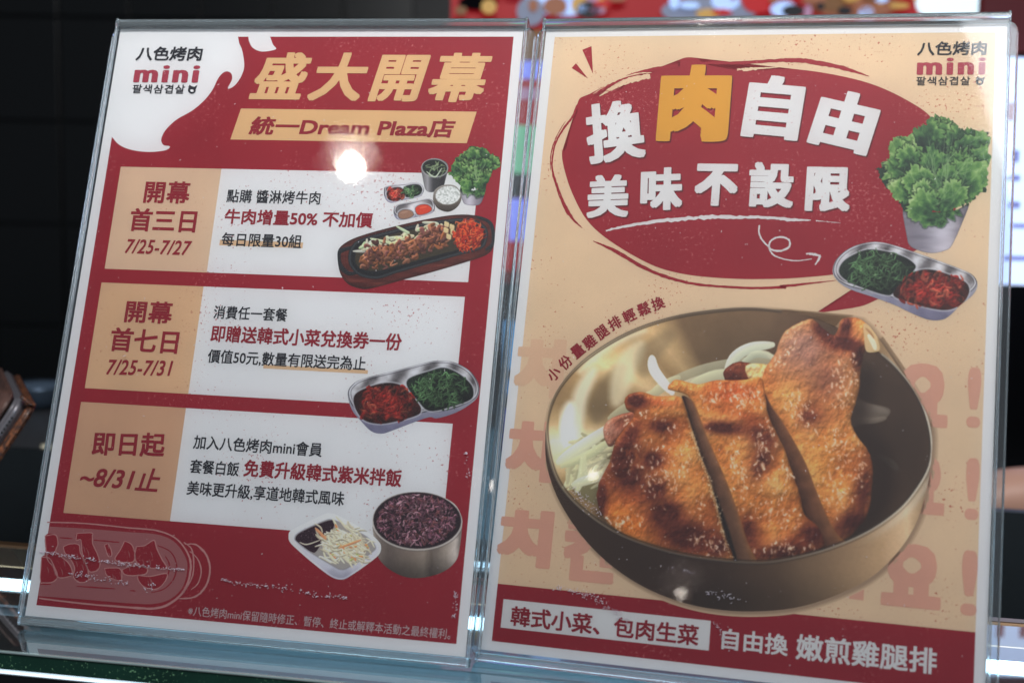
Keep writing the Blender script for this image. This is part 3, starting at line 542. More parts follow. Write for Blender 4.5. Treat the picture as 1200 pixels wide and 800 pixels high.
def prism(bm, pts, z0, z1):
    a = [bm.verts.new((x, y, z0)) for x, y in pts]; b = [bm.verts.new((x, y, z1)) for x, y in pts]; n = len(pts)
    bm.faces.new(a[::-1]); bm.faces.new(b)
    for i in range(n): bm.faces.new((a[i], a[(i+1) % n], b[(i+1) % n], b[i]))
def rrect(x0, y0, x1, y1, r, n=5):
    out = []
    for cx, cy, a0 in ((x1-r, y1-r, 0), (x0+r, y1-r, 90), (x0+r, y0+r, 180), (x1-r, y0+r, 270)):
        for k in range(n+1): a = R(a0+90*k/n); out.append((cx+r*math.cos(a), cy+r*math.sin(a)))
    return out
# ---------------------------------------------------------------- posters
class Sheet:
    """a poster standing in its holder; local x across, y up, z out of the printed face; origin at the print's lower left corner"""
    def __init__(s, Rm, T):
        s.R, s.T = Rm, T
        X = B@Rm[:, 0]; Yv = -(B@Rm[:, 1]); N = -(B@Rm[:, 2]); s.N = N
        o = c2w(T+Rm@np.array([0, HGT, 0])); m = Matrix(np.stack([X, Yv, N], 1).tolist()).to_4x4(); m.translation = o.tolist(); s.m = m
        s.n = Rm[:, 2]
    def uv(s, x, y, w=0):
        d = np.array([(x-600)/F, (y-400)/F, 1.]); O = s.T-s.n*w
        p = d*(O@s.n)/(d@s.n); q = s.R.T@(p-s.T); return np.array([q[0], HGT-q[1]])
    def uvs(s, P): return np.array([s.uv(x, y) for x, y in P])
    def px(s, u, v):
        p = s.T+s.R@np.array([u, HGT-v, 0]); return 600+F*p[0]/p[2], 400+F*p[1]/p[2]
    def ang(s, a, b): p, q = s.uv(*a), s.uv(*b); return math.atan2(q[1]-p[1], q[0]-p[0])
LS, RS = Sheet(R1, T1), Sheet(R2_, T2)
def flat(name, sh, P, w, m, parent, local=False, hole=None, **k):
    """printed area; P in reference pixels (or local metres)"""
    Q = np.array(P) if local else sh.uvs(P)
    bm = bmesh.new(); vs = [bm.verts.new((u, v, w)) for u, v in Q]
    keep = bm.faces.new(vs)
    bmesh.ops.triangulate(bm, faces=[keep], ngon_method='EAR_CLIP'); bmesh.ops.recalc_face_normals(bm, faces=bm.faces)
    for f in bm.faces:
        if f.normal.z < 0: f.normal_flip()
    return bm_obj(name, bm, m, parent, **k)
_tc = {}
BK = .80
def glyphs(txt, spacing=1., res=3):
    key = (txt, spacing)
    if key in _tc: return _tc[key]
    c = bpy.data.curves.new('t', 'FONT'); c.body = txt; c.resolution_u = res; c.space_character = spacing
    o = bpy.data.objects.new('t', c); C.objects.link(o); bpy.context.view_layer.update()
    me = bpy.data.meshes.new_from_object(o.evaluated_get(bpy.context.evaluated_depsgraph_get()))
    V = np.zeros(len(me.vertices)*3); me.vertices.foreach_get('co', V); V = V.reshape(-1, 3)[:, :2].copy(); Fs = [tuple(p.vertices) for p in me.polygons]
    bpy.data.objects.remove(o); bpy.data.curves.remove(c); bpy.data.meshes.remove(me); _tc[key] = (V, Fs); return V, Fs
def text(sh, txt, a, b, h, m, parent, w=.00022, bold=.02, shear=0., spacing=1., rot=None, name='lettering', label=None, square=True):
    """ink of the line runs from a to b (reference pixels along its middle), h = ink height in pixels"""
    V, Fs = glyphs(txt, spacing); V = V.copy(); V[:, 0] += V[:, 1]*shear
    p, q = sh.uv(*a), sh.uv(*b); L = np.linalg.norm(q-p); th = math.atan2(*(q-p)[::-1]) if rot is None else rot
    if abs(th) < R(1.6): th = 0
    hh = h*np.linalg.norm(sh.uv(a[0], a[1]-10)-sh.uv(a[0], a[1]+10))/20*.5+h*np.linalg.norm(sh.uv(b[0], b[1]-10)-sh.uv(b[0], b[1]+10))/20*.5
    lo, hi = V.min(0), V.max(0); cen = (lo+hi)/2
    bo = np.array(bold)*.70 if isinstance(bold, tuple) else np.array((bold, bold))*BK
    k = np.array([L/(hi[0]-lo[0]+2*bo[0]), hh/(hi[1]-lo[1]+2*bo[1])])
    if bo[0] > 0:
        if square: ring = [(0, 0)]+[(math.cos(i*math.pi/4+math.pi/8), math.sin(i*math.pi/4+math.pi/8)) for i in range(8)]+[(.86, .86), (-.86, .86), (.86, -.86), (-.86, -.86)]
        else: ring = [(0, 0)]+[(math.cos(i*math.pi/6), math.sin(i*math.pi/6)) for i in range(12)]+[(.5*math.cos(i*math.pi/2), .5*math.sin(i*math.pi/2)) for i in range(4)]*(bo[0] > .03)
    else: ring = [(0, 0)]
    n = len(V); VV = []; FF = []; c, s_ = math.cos(th), math.sin(th); mid = (p+q)/2
    for j, (dx, dy) in enumerate(ring):
        P = (V-cen+np.array([dx, dy])*bo)*k; X = mid[0]+P[:, 0]*c-P[:, 1]*s_; Y = mid[1]+P[:, 0]*s_+P[:, 1]*c
        VV.append(np.stack([X, Y, np.full(n, w+j*2.5e-6)], 1)); FF += [tuple(i+j*n for i in f) for f in Fs]
    VV = np.concatenate(VV)
    me = bpy.data.meshes.new(name); me.from_pydata(VV.tolist(), [], FF); me.materials.append(m); me.update()
    nz = np.zeros(len(me.polygons)*3); me.polygons.foreach_get('normal', nz)
    if nz.reshape(-1, 3)[:, 2].mean() < 0: me.flip_normals()
    return link(name, me, parent, label=label)
def img_mat(name, A, sh, gain=1.0):
    """bake a painted picture (reference-pixel canvas) onto the poster's own plane"""
    x1, y1 = A.x0+A.w/SS, A.y0+A.h/SS
    Q = sh.uvs([(A.x0, A.y0), (x1, A.y0), (x1, y1), (A.x0, y1)]); lo, hi = Q.min(0), Q.max(0); res = .00019
    nw, nh = int((hi[0]-lo[0])/res), int((hi[1]-lo[1])/res)
    U, V = np.meshgrid(lo[0]+(np.arange(nw)+.5)*res, lo[1]+(np.arange(nh)+.5)*res)
    P = sh.T[:, None, None]+sh.R[:, 0][:, None, None]*U+sh.R[:, 1][:, None, None]*(HGT-V)
    X = (600+F*P[0]/P[2]-A.x0)*SS-.5; Y = (400+F*P[1]/P[2]-A.y0)*SS-.5
    X = np.clip(X, 0, A.w-1.01); Y = np.clip(Y, 0, A.h-1.01); xi, yi = X.astype(int), Y.astype(int); fx, fy = (X-xi)[..., None], (Y-yi)[..., None]
    I = A.img; px = (I[yi, xi]*(1-fx)+I[yi, xi+1]*fx)*(1-fy)+(I[yi+1, xi]*(1-fx)+I[yi+1, xi+1]*fx)*fy
    px = np.clip(px, 0, 1); l = np.where(px <= .04045, px/12.92, ((px+.055)/1.055)**2.4)*gain; l = np.clip(l, 0, .92)
    px = np.where(l <= .0031308, l*12.92, 1.055*l**(1/2.4)-.055)
    im = bpy.data.images.new(name, nw, nh); buf = np.ones((nh, nw, 4), np.float32); buf[..., :3] = px; im.pixels.foreach_set(buf.ravel()); im.update(); im.pack()
    m = mat(name, (128, 128, 128), .5, spec=.3); t = nd(m, 'ShaderNodeTexImage'); t.image = im; t.extension = 'EXTEND'; m.node_tree.links.new(t.outputs[0], m.node_tree.nodes['Principled BSDF'].inputs['Base Color'])
    return m, lo, (nw*res, nh*res)
def picture(name, sh, P, w, M3, parent):
    m, lo, sz = M3; o = flat(name, sh, P, w, m, parent); me = o.data; uv = me.uv_layers.new(name='UV')
    for lp in me.loops: co = me.vertices[lp.vertex_index].co; uv.data[lp.index].uv = ((co.x-lo[0])/sz[0], (co.y-lo[1])/sz[1])
    return o
def brush(name, sh, pts, rad, m, parent, w=.00018, rag=.25, seed=1, n=10):
    """brush or chalk line with ragged edges; pts and rad in reference pixels"""
    P = spline(pts, n, False); T = np.gradient(P, axis=0); N = np.stack([-T[:, 1], T[:, 0]], 1); N /= np.linalg.norm(N, axis=1)[:, None]+1e-9
    t = np.linspace(0, 1, len(P)); r = np.interp(t, np.linspace(0, 1, len(rad)), rad); rg = np.random.RandomState(seed)
    a = P+N*(r*(1+rg.randn(len(P))*rag))[:, None]; b = P-N*(r*(1+rg.randn(len(P))*rag))[:, None]
    A_, B_ = sh.uvs(a), sh.uvs(b); vs = []; fs = []
    for i in range(len(P)): vs += [(*A_[i], w), (*B_[i], w)]
    for i in range(len(P)-1): fs.append((2*i, 2*i+1, 2*i+3, 2*i+2))
    return mesh(name, vs, fs, m, parent)

M_paper = print_mat('white_paper', (240, 240, 242), None, mottle=.015)
M_white = print_mat('white_coupon_print', (236, 236, 238), (180, 74, 78), .75, .625, mottle=.02)
M_red = print_mat('red_print', (158, 26, 44), (206, 110, 112), .6, .60, mottle=.07)
M_tan1 = print_mat('tan_print_pale', (228, 196, 166), (176, 90, 80), .5, .63, mottle=.05)
M_tan2 = print_mat('tan_print', (226, 187, 148), (176, 90, 80), .5, .63, mottle=.06)
M_tan3 = print_mat('tan_print_deep', (216, 173, 140), (176, 90, 80), .5, .63, mottle=.06)
M_title = print_mat('tan_title_print', (230, 190, 138), None, mottle=.05)
M_kraft = print_mat('kraft_print', (236, 208, 174), (186, 66, 60), .8, .612, mottle=.06)
M_ink = print_mat('black_ink', (34, 34, 42), None); M_rink = print_mat('red_ink', (150, 28, 46), None); M_mini = print_mat('logo_red_ink', (172, 56, 76), None)
M_wink = print_mat('white_ink', (232, 232, 232), (190, 90, 96), .5, .65, mottle=.03); M_gold = print_mat('gold_ink', (226, 166, 58), (180, 90, 50), .5, .72); M_grey = print_mat('pale_footer_ink', (206, 186, 188), None)
M_ghost = print_mat('pale_red_print', (226, 172, 150), None, mottle=.06); M_ghost2 = print_mat('pale_red_print_upper', (232, 195, 164), None, mottle=.06)
M_line = print_mat('taupe_line_print', (206, 146, 144), None); M_linefill = print_mat('taupe_fill_print', (172, 104, 106), None)
M_shadow = print_mat('dark_red_shadow_print', (104, 18, 30), None)
M_shk = print_mat('bowl_shadow_print', (196, 164, 130), None)
W1, W2, W3, W4, W5 = .00006, .00011, .00016, .00021, .00026
def poster(sh, label, x):
    t = thing('poster', sh.m, label, 'poster'); e = .0046
    lo, hi = x
    flat('paper', sh, [(lo[0], lo[1]), (hi[0], lo[1]), (hi[0], hi[1]), (lo[0], hi[1])], 0, M_paper, t, local=True)
    return t
LP = poster(LS, 'red opening offer poster with three tan and white coupon panels, in the left holder', ((-.0049, -.0052), (WID+.0046, HGT+.0046)))
RP = poster(RS, 'kraft tan poster with a bowl of sliced grilled chicken, in the right holder', ((-.0046, -.0042), (WID+.0046, HGT+.0046)))
# ---- left print
z1 = lambda p: Z(p, 100, 10, 4)
bl = spline(z1([(125, 602), (160, 640), (220, 664), (300, 673), (372, 666), (396, 652), (392, 645), (368, 641), (356, 622), (362, 594), (385, 560), (430, 520), (500, 480), (555, 434), (595, 384), (625, 325), (655, 297), (682, 303), (688, 332), (668, 376), (700, 362), (730, 320), (745, 270), (736, 200), (722, 165), (716, 133)]), 5, False)
b2 = spline(z1([(765, 133), (768, 155), (786, 186), (830, 203), (893, 192), (880, 170), (866, 133)]), 5, False)
L0 = LS.uvs(bl); L2 = LS.uvs(b2); L0[0, 0] = 0; L0[-1, 1] = HGT; L2[0, 1] = L2[-1, 1] = HGT
P = [(0, 0)]+[tuple(q) for q in L0]+[tuple(q) for q in L2]+[(WID, HGT), (WID, 0)]
flat('red_background', LS, P, W1, M_red, LP, local=True)
def rect(sh, u0, v0, u1, v1): return [(u0, v0), (u1, v0), (u1, v1), (u0, v1)]
def coupon(TL, TM, TR, BL, BM, BR, mt, skew=False):
    q = [LS.uv(*p) for p in (TL, TM, TR, BL, BM, BR)]
    v1 = np.mean([q[0][1], q[1][1], q[2][1]]); v0 = np.mean([q[3][1], q[4][1], q[5][1]]); u0 = (q[0][0]+q[3][0])/2; um = (q[1][0]+q[4][0])/2; u1 = (q[2][0]+q[5][0])/2
    flat('tan_panel', LS, rect(LS, u0, v0, um, v1), W2, mt, LP, local=True); flat('white_panel', LS, rect(LS, um, v0, u1, v1), W2, M_white, LP, local=True)
coupon((142, 195), (259.5, 198), (561, 204.8), (122.5, 315), (242.5, 319.2), (548.7, 330.7), M_tan1)
coupon((120, 330.7), (239.5, 336), (546.2, 348), (98.7, 454.2), (220, 460.7), (530.5, 480), M_tan2)
coupon((95, 470.7), (218.7, 478), (530.5, 496.2), (74.5, 600.7), (198.7, 609.2), (517, 635.6), M_tan3)
flat('title_band', LS, [(282.5, 127.5), (558.7, 131.2), (547, 168), (270, 163.7)], W2, M_title, LP)
def lt(*a, **k): return text(LS, *a, LP, **k)
def logo(sh, parent, a, b, c, d, e, f, ck):
    text(sh, '八色烤肉', a, b, 16.5, M_ink, parent, w=W4, bold=.034, shear=.04, label=None)
    text(sh, 'mini', c, d, 20, M_mini, parent, w=W4, bold=(.075, .03), spacing=1.22, square=False)
    text(sh, '팔색삼겹살', e, f, 10.5, M_ink, parent, w=W4, bold=.025, spacing=1.12)
    # small chick emblem
    p = np.array(ck, float); bm = bmesh.new()
    def addp(P, w):
        vs = [bm.verts.new((*sh.uv(x, y), w)) for x, y in P]; bm.faces.new(vs)
    addp(ell(p[0], p[1]+.4, 4.6, 4.4, 0, 24), W4)
    addp([(p[0]-4.4, p[1]-2.6), (p[0]-2.6, p[1]-5.8), (p[0]+.2, p[1]-3.6)], W4+2e-6); addp([(p[0]+2.2, p[1]-2.8), (p[0]+6.6, p[1]-5.6), (p[0]+4.6, p[1]-.6)], W4+4e-6)
    bmesh.ops.triangulate(bm, faces=bm.faces[:])
    bm_obj('logo_emblem', bm, M_ink, parent)
    flat('emblem_face', sh, ell(p[0]+.2, p[1]+1.2, 2.0, 1.5, .2, 16), W5, M_paper if sh is LS else M_kraft, parent)
logo(LS, LP, (160, 63), (237.5, 63.7), (157.5, 87), (233.7, 87), (155.5, 104.5), (216.7, 105), (225, 105.5))
lt('盛大開幕', (295, 89), (575, 92), 57, M_title, w=W4, bold=(.056, .040), shear=.20, spacing=1.22)
lt('統一Dream Plaza店', (292.5, 147.5), (533.7, 151), 22, M_rink, w=W4, bold=.040, shear=.12)
lt('開幕', (169.5, 225), (223, 226.2), 26, M_rink, w=W4, bold=.034, spacing=1.05)
lt('首三日', (152.5, 257.5), (230.5, 259.5), 27, M_rink, w=W4, bold=.034)
lt('7/25-7/27', (147.5, 289), (224.5, 290.5), 17, M_rink, w=W4, bold=.026, shear=.2, spacing=1.06)
lt('點購 醬淋烤牛肉', (266, 230), (375.7, 232), 15.5, M_ink, w=W4, bold=.02, spacing=1.04)
lt('牛肉增量50% 不加價', (263.7, 254), (437, 258), 18, M_rink, w=W4, bold=.034)
flat('highlighter_band', LS, [(258, 281), (355.5, 284.3), (354.5, 291), (257, 287.5)], W3, M_tan2, LP)
lt('每日限量30組', (260, 280.7), (353.7, 283), 16, M_ink, w=W4, bold=.022, spacing=1.03)
lt('開幕', (147, 365.3), (202.5, 366.4), 26, M_rink, w=W4, bold=.034, spacing=1.05)
lt('首七日', (129.5, 397.7), (209.5, 400.7), 28, M_rink, w=W4, bold=.034)
lt('7/25-7/31', (125.7, 430), (202.5, 431.7), 18, M_rink, w=W4, bold=.026, shear=.2, spacing=1.06)
lt('消費任一套餐', (250.7, 366), (337, 368.9), 15.5, M_ink, w=W4, bold=.022, spacing=1.03)
lt('即贈送韓式小菜兌換券一份', (247.5, 390.5), (471, 401), 20, M_rink, w=W4, bold=.034)
flat('highlighter_band', LS, [(309, 427.2), (431.3, 433.5), (431, 438), (308.4, 431.5)], W3, M_tan2, LP)
lt('價值50元,數量有限送完為止', (243.7, 417.7), (429, 426), 17, M_ink, w=W4, bold=.022)
lt('即日起', (108.7, 519.3), (193.7, 521.3), 28, M_rink, w=W4, bold=.036)
lt('~8/31止', (94.5, 557.5), (188, 561.3), 27, M_rink, w=W4, bold=.028, shear=.2)
lt('加入八色烤肉mini會員', (227, 518.5), (378, 526), 16.5, M_ink, w=W4, bold=.022)
lt('套餐白飯', (223, 546.5), (280.5, 549), 16.5, M_ink, w=W4, bold=.022)
lt('免費升級韓式紫米拌飯', (286, 548.5), (471, 559.8), 20.5, M_rink, w=W4, bold=.036)
lt('美味更升級,享道地韓式風味', (219.5, 572), (403.7, 584), 17.5, M_ink, w=W4, bold=.022)
lt('※八色烤肉mini保留隨時修正、暫停、終止或解釋本活動之最終權利。', (221, 713.7), (528, 743.8), 12, M_grey, w=W4, bold=.004)
for fn, nm, g in ((art_tray_coupon, 'side_dish_tray_picture', 1.1), (art_hotplate, 'hot_plate_picture', 1.2), (art_rice, 'purple_rice_bowl_picture', 1.45), (art_sprouts, 'bean_sprout_dish_picture', 1.5)):
    A, sil = fn(); picture(nm, LS, sil, W3+{'purple': 0, 'bean_s': 2e-5}.get(nm[:6], 0), img_mat(nm, A, LS, g), LP)
A, (leaf, pot) = art_lettuce_left(); m3 = img_mat('lettuce_picture', A, LS, 1.2); picture('lettuce_cup_picture', LS, pot, W3, m3, LP); picture('lettuce_picture', LS, leaf, W3+2e-5, m3, LP)
A, sils = art_sides(); m3 = img_mat('side_dish_picture', A, LS, 1.2)
for i, (s_, nm) in enumerate(zip(sils, ('kimchi_tray_picture', 'sauce_tray_picture', 'soup_cup_picture', 'white_rice_bowl_picture'))): picture(nm, LS, s_, W3+i*6e-6, m3, LP)
# line drawing of a sizzling plate, lower left
zl = lambda p: Z(p, 0, 600, 4)
edge = lambda y: LS.px(0.0003, LS.uv(45, y)[1])
e0, e1 = LS.px(.0003, LS.uv(54, 614)[1]), LS.px(.0003, LS.uv(43, 704)[1])
cap = spline(zl([(222, 66), (400, 76), (600, 92), (740, 104), (820, 140), (870, 210), (878, 270), (856, 350), (800, 405), (720, 428), (600, 425), (400, 408), (186, 392)]), 6, False).tolist()
cap = [list(LS.px(.0002, LS.uv(*cap[0])[1]))]+cap[1:-1]+[list(LS.px(.0002, LS.uv(*cap[-1])[1]))]
flat('plate_drawing', LS, cap, W2, M_linefill, LP)
def ln(p, r, m=M_line, s=1, w=W3): return brush('drawing_line', LS, zl(p), r, m, LP, w=w, rag=.12, seed=s, n=7)
ln([(222, 46), (400, 52), (600, 72), (740, 86), (830, 126), (884, 200), (894, 270), (868, 360), (800, 425), (720, 450), (600, 444), (400, 428), (184, 402)], [.7, .8, .9, 1.2, 1.3, 1.2, .8])
ln([(868, 150), (920, 152), (968, 200), (985, 270), (965, 345), (915, 395), (840, 404)], [.4, 1.2, 1.1, 1.2, .6], s=2)
ln([(890, 182), (925, 215), (944, 270), (930, 330), (896, 362)], [.4, .8, .8, .4], s=3); ln([(862, 140), (902, 180), (905, 290), (862, 376)], [.6, .8, .8, .6], s=31)
for i, p in enumerate(([(740, 155), (800, 185), (828, 245), (815, 310), (770, 358), (710, 376)], [(776, 205), (796, 250), (786, 300)], [(280, 118), (340, 123)], [(440, 130), (560, 140)], [(360, 346), (540, 358)], [(190, 336), (240, 336)], [(610, 366), (636, 368)])): ln(p, [.5, .9, .5], M_red, 5+i)
def meat(P, s):
    Q = spline(zl(P), 4); flat('drawing_meat', LS, Q, W3, M_red, LP)
    Q2 = list(P)+[P[0]]; brush('drawing_line', LS, zl(Q2), [.5, .7, .5], M_line, LP, w=W3+1e-5, rag=.2, seed=s, n=5)
meats = [[(212, 110), (262, 106), (272, 150), (262, 182), (290, 210), (325, 240), (340, 290), (300, 306), (270, 300), (248, 250), (222, 215)], [(196, 210), (232, 214), (256, 256), (270, 300), (250, 325), (205, 330), (190, 318)],
    [(362, 98), (430, 96), (434, 112), (436, 150), (455, 190), (470, 240), (455, 272), (420, 276), (398, 230), (386, 190), (380, 130), (358, 130)], [(298, 160), (330, 148), (370, 152), (378, 190), (402, 236), (416, 290), (410, 322), (370, 326), (345, 300), (350, 262), (335, 225), (305, 190)],
    [(490, 155), (508, 148), (526, 195), (510, 206)], [(585, 134), (615, 148), (630, 180), (630, 225), (600, 235), (540, 222), (565, 175)], [(640, 160), (680, 155), (722, 130), (736, 170), (760, 220), (782, 262), (720, 262), (660, 250), (634, 215)],
    [(490, 262), (560, 262), (572, 300), (560, 320), (506, 300)], [(572, 268), (630, 250), (690, 262), (680, 290), (620, 296), (584, 290)], [(645, 292), (700, 300), (782, 286), (770, 330), (730, 360), (680, 350), (650, 320)]]
for i, p in enumerate(meats):
    meat(p, 60+i); c = np.mean(p, 0); rg = np.random.RandomState(i)
    for k in range(3): q = c+rg.randn(2)*(14, 22); ln([tuple(q), tuple(q+(6, 14)), tuple(q+(8, 30))], [.2, .5, .2], M_linefill, 90+i*5+k, W4)
# ---- right print
flat('kraft_background', RS, rect(RS, 0, 0, WID, HGT), W1, M_kraft, RP, local=True)
v_top = (RS.uv(580.6, 681.5)[1]+RS.uv(1142.5, 742)[1])/2
flat('red_band', RS, rect(RS, 0, 0, WID, v_top), W2, M_red, RP, local=True)
a, b, c_, d_ = RS.uv(589.4, 701.5), RS.uv(833, 726.7), RS.uv(587.5, 734.6), RS.uv(830.7, 762)
flat('white_caption_box', RS, rect(RS, (a[0]+c_[0])/2, (c_[1]+d_[1])/2, (b[0]+d_[0])/2, (a[1]+b[1])/2), W3, M_wink, RP, local=True)
def rt(*a, **k): return text(RS, *a, RP, **k)
logo(RS, RP, (1075, 57.5), (1156.7, 56.7), (1074.5, 78), (1155, 78), (1073.7, 95.5), (1137, 95), (1148, 95.5))
rt('韓式小菜、包肉生菜', (598.7, 720.7), (819, 744.5), 24, M_rink, w=W4, bold=.034)
rt('自由換', (846, 747.2), (923.5, 756.2), 25, M_wink, w=W4, bold=.028)
rt('嫩煎雞腿排', (933, 757), (1098, 774.5), 31, M_wink, w=W4, bold=.028)
# bubble
z7 = lambda p: Z(p, 620, 180, 4); z5 = lambda p: Z(p, 620, 20, 4); z6 = lambda p: Z(p, 900, 20, 4); z8 = lambda p: Z(p, 900, 180, 4)
bub = z7([(155, -10), (162, 60), (200, 180), (270, 310), (380, 410), (560, 515), (700, 560), (850, 580), (1000, 588)])+z8([(0, 588), (120, 584), (300, 568)])+[(1000, 317), (1060, 300), (1105, 270), (1126, 225), (1120, 180)]+z6([(768, 474), (650, 390), (500, 320), (330, 275), (150, 248), (20, 246)])+z5([(1100, 252), (960, 248), (860, 230), (815, 215), (790, 196), (750, 190), (712, 200), (700, 238), (640, 248), (575, 262), (480, 300), (420, 345), (380, 338), (330, 368), (260, 372), (232, 392), (228, 440), (200, 510), (172, 620)])
flat('speech_bubble', RS, spline(bub, 5), W2, M_red, RP)
flat('speech_bubble_tail', RS, spline([(1003, 336), (985, 350), (970, 360)], 4, False).tolist()+[(955, 367.3)]+spline([(992, 362), (1012, 358), (1030, 350)], 4, False).tolist()+[(1030, 330)], W2+1e-5, M_red, RP)
brush('bubble_outline', RS, z7([(250, 350), (200, 300), (160, 230), (130, 150), (112, 90)])+z5([(108, 680), (122, 600), (158, 530), (203, 470), (240, 400), (330, 345), (450, 285), (580, 248), (700, 228)]), [.3, 2.2, 1.6, 1.0, .9, 1.2, 1.4, 1.6, 2.2, 2.6], M_red, RP, w=W2+1.5e-5, rag=.12, seed=2)
brush('bubble_outline', RS, z5([(800, 222), (860, 215), (980, 216), (1150, 206)])+z6([(100, 204), (200, 210), (350, 240), (474, 279)]), [1.5, 1.8, 2.0, 1.8, 2.6, 2.8, 2.4, .3], M_red, RP, w=W2+2e-5, rag=.12, seed=3)
brush('bubble_outline', RS, z7([(300, 410), (400, 455), (560, 545), (720, 600), (860, 620), (1050, 630), (1200, 626)])+z8([(60, 622), (150, 614), (320, 594)]), [.3, 2.2, 1.9, 1.5, 1.4, 1.6, 1.6, 1.5, .2], M_red, RP, w=W2+2.5e-5, rag=.12, seed=4)
brush('bubble_outline', RS, z5([(100, 720), (104, 640), (130, 560), (170, 490)]), [.2, .7, .6, .2], M_red, RP, w=W2+1.5e-5, rag=.3, seed=5)
brush('bubble_outline', RS, z5([(300, 362), (400, 300), (500, 268), (575, 262)]), [.2, .8, .7, .3], M_kraft, RP, w=W3, rag=.3, seed=6)
brush('bubble_gap', RS, z5([(330, 372), (400, 330), (480, 296), (568, 278)]), [.4, 2.4, 3.2, 3.0], M_kraft, RP, w=W3, rag=.15, seed=7)
brush('bubble_gap', RS, z5([(975, 248), (1050, 244), (1170, 236)]), [1.4, 1.5, .3], M_kraft, RP, w=W3, rag=.3, seed=8)
flat('spark_mark', RS, z5([(250, 155), (293, 138), (300, 268)]), W3, M_red, RP); flat('spark_mark', RS, z5([(200, 240), (220, 218), (277, 290)]), W3, M_red, RP)
def glyph(ch, x0, y0, x1, y1, rot, m, bold=.075):
    cy = (y0+y1)/2; cx = (x0+x1)/2; c, s_ = abs(math.cos(R(rot))), abs(math.sin(R(rot))); w_, h_ = x1-x0, y1-y0
    w2 = (w_*c-h_*s_)/(c*c-s_*s_); h2 = (h_*c-w_*s_)/(c*c-s_*s_); dx, dy = math.cos(R(rot))*w2/2, -math.sin(R(rot))*w2/2
    base = RS.ang((cx-20, cy), (cx+20, cy))
    for off, mm, w in (((1.5, 1.8), M_shadow, W3), ((.7, .8), M_shadow, W3+3.4e-5), ((0, 0), m, W4+.00002)):
        text(RS, ch, (cx-dx+off[0], cy-dy+off[1]), (cx+dx+off[0], cy+dy+off[1]), h2, mm, RP, w=w, bold=bold, rot=RS.ang((cx-dx, cy-dy), (cx+dx, cy+dy)) if abs(rot) > 1 else 0, name='lettering' if mm is m else 'lettering_shadow')
glyph('換', 682, 114, 760, 194, 8, M_wink, (.066, .044)); glyph('肉', 771, 75, 857, 167, -1, M_gold, (.085, .075)); glyph('自', 870, 86, 944, 166, -5, M_wink, (.084, .056)); glyph('由', 947.5, 100, 1034, 184, -13, M_wink, (.088, .064))
for ch, x0, y0, x1, y1, bo in (('美', 687, 204, 738, 256, (.074, .046)), ('味', 749.5, 195.5, 801, 247.5, (.076, .06)), ('不', 814, 192, 865, 241.5, (.085, .07)), ('設', 877, 190, 931, 243.5, (.074, .05)), ('限', 944, 195.5, 997, 248, (.078, .054))): glyph(ch, x0, y0, x1, y1, 2 if x0 < 800 else 0, M_wink, bo)
brush('chalk_underline', RS, z7([(360, 362), (450, 342), (600, 318), (760, 304), (860, 298), (1000, 299)])+z8([(0, 300), (100, 310), (200, 313)]), [1.0, 1.4, 1.9, 2.0, 2.2, 1.8, 1.6, 1.6, .6], M_wink, RP, rag=.25, seed=4)
brush('chalk_underline', RS, z8([(225, 316), (280, 320), (340, 326)]), [.6, .3, .1], M_wink, RP, rag=.6, seed=9)
brush('chalk_arrow', RS, z7([(1080, 336), (1078, 372), (1095, 408), (1125, 438)])+z8([(20, 452), (60, 456), (98, 438), (100, 408), (72, 393), (35, 396), (8, 418), (8, 450), (30, 478), (80, 496), (140, 502), (205, 494)]), [.8, 1.0, .9, 1.0, 1.1, 1.1, 1.0, 1.0, .9, .8, .6, .4], M_wink, RP, rag=.18, seed=5)
brush('chalk_arrow', RS, z8([(178, 470), (215, 472), (246, 480)]), [.8, 1.4, 1.0], M_wink, RP, rag=.2, seed=6); brush('chalk_arrow', RS, z8([(244, 480), (236, 500), (220, 522)]), [1.4, 1.3, .4], M_wink, RP, rag=.2, seed=7, w=W4)
# curved line above the bowl
cs = [(649, 438), (662.5, 424.5), (677, 411), (691, 400.5), (705.5, 389), (720.5, 378.5), (737.5, 370), (754.5, 362), (771, 355.5)]
for i, ch in enumerate('小份量雞腿排輕鬆換'):
    a, b = cs[max(i-1, 0)], cs[min(i+1, 8)]; th = math.atan2(b[1]-a[1], b[0]-a[0]); dx, dy = math.cos(th)*7.6, math.sin(th)*7.6; x, y = cs[i]
    text(RS, ch, (x-dx, y-dy), (x+dx, y+dy), 15.5, M_rink, RP, w=W4, bold=.034)
# faint Korean lines behind the bowl
def ghost(ch, x0, y0, x1, y1, m, bold=(.11, .08)): text(RS, ch, (x0, (y0+y1)/2), (x1, (y0+y1)/2), y1-y0, m, RP, w=W2+1e-5, bold=bold, rot=0, name='pale_lettering')
for (x0, y0, x1, y1, m) in ((603, 396, 662, 466, M_ghost2), (593, 492, 650, 564, M_ghost), (583, 596, 648, 664, M_ghost)): ghost('치', x0, y0, x1, y1, m)
ghost('킨', 660, 602, 722, 682, M_ghost)
for (x0, y0, x1, y1) in ((1050, 425, 1112, 500), (1045, 530, 1108, 602), (1033, 636, 1104, 712)): ghost('요', x0, y0, x1, y1, M_ghost, (.13, .08))
for (x0, y0, x1, y1) in ((1133, 430, 1150, 501), (1131, 536, 1148, 609), (1126, 644, 1146, 721)): ghost('!', x0, y0, x1, y1, M_ghost, (.05, .01))
flat('pale_lettering', RS, [(998, 640), (1015, 641.5), (1012, 703), (995, 701)], W2+1.2e-5, M_ghost, RP)
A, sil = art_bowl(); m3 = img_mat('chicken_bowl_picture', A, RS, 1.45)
c0 = np.array([855, 540.]); S0 = np.array(sil)
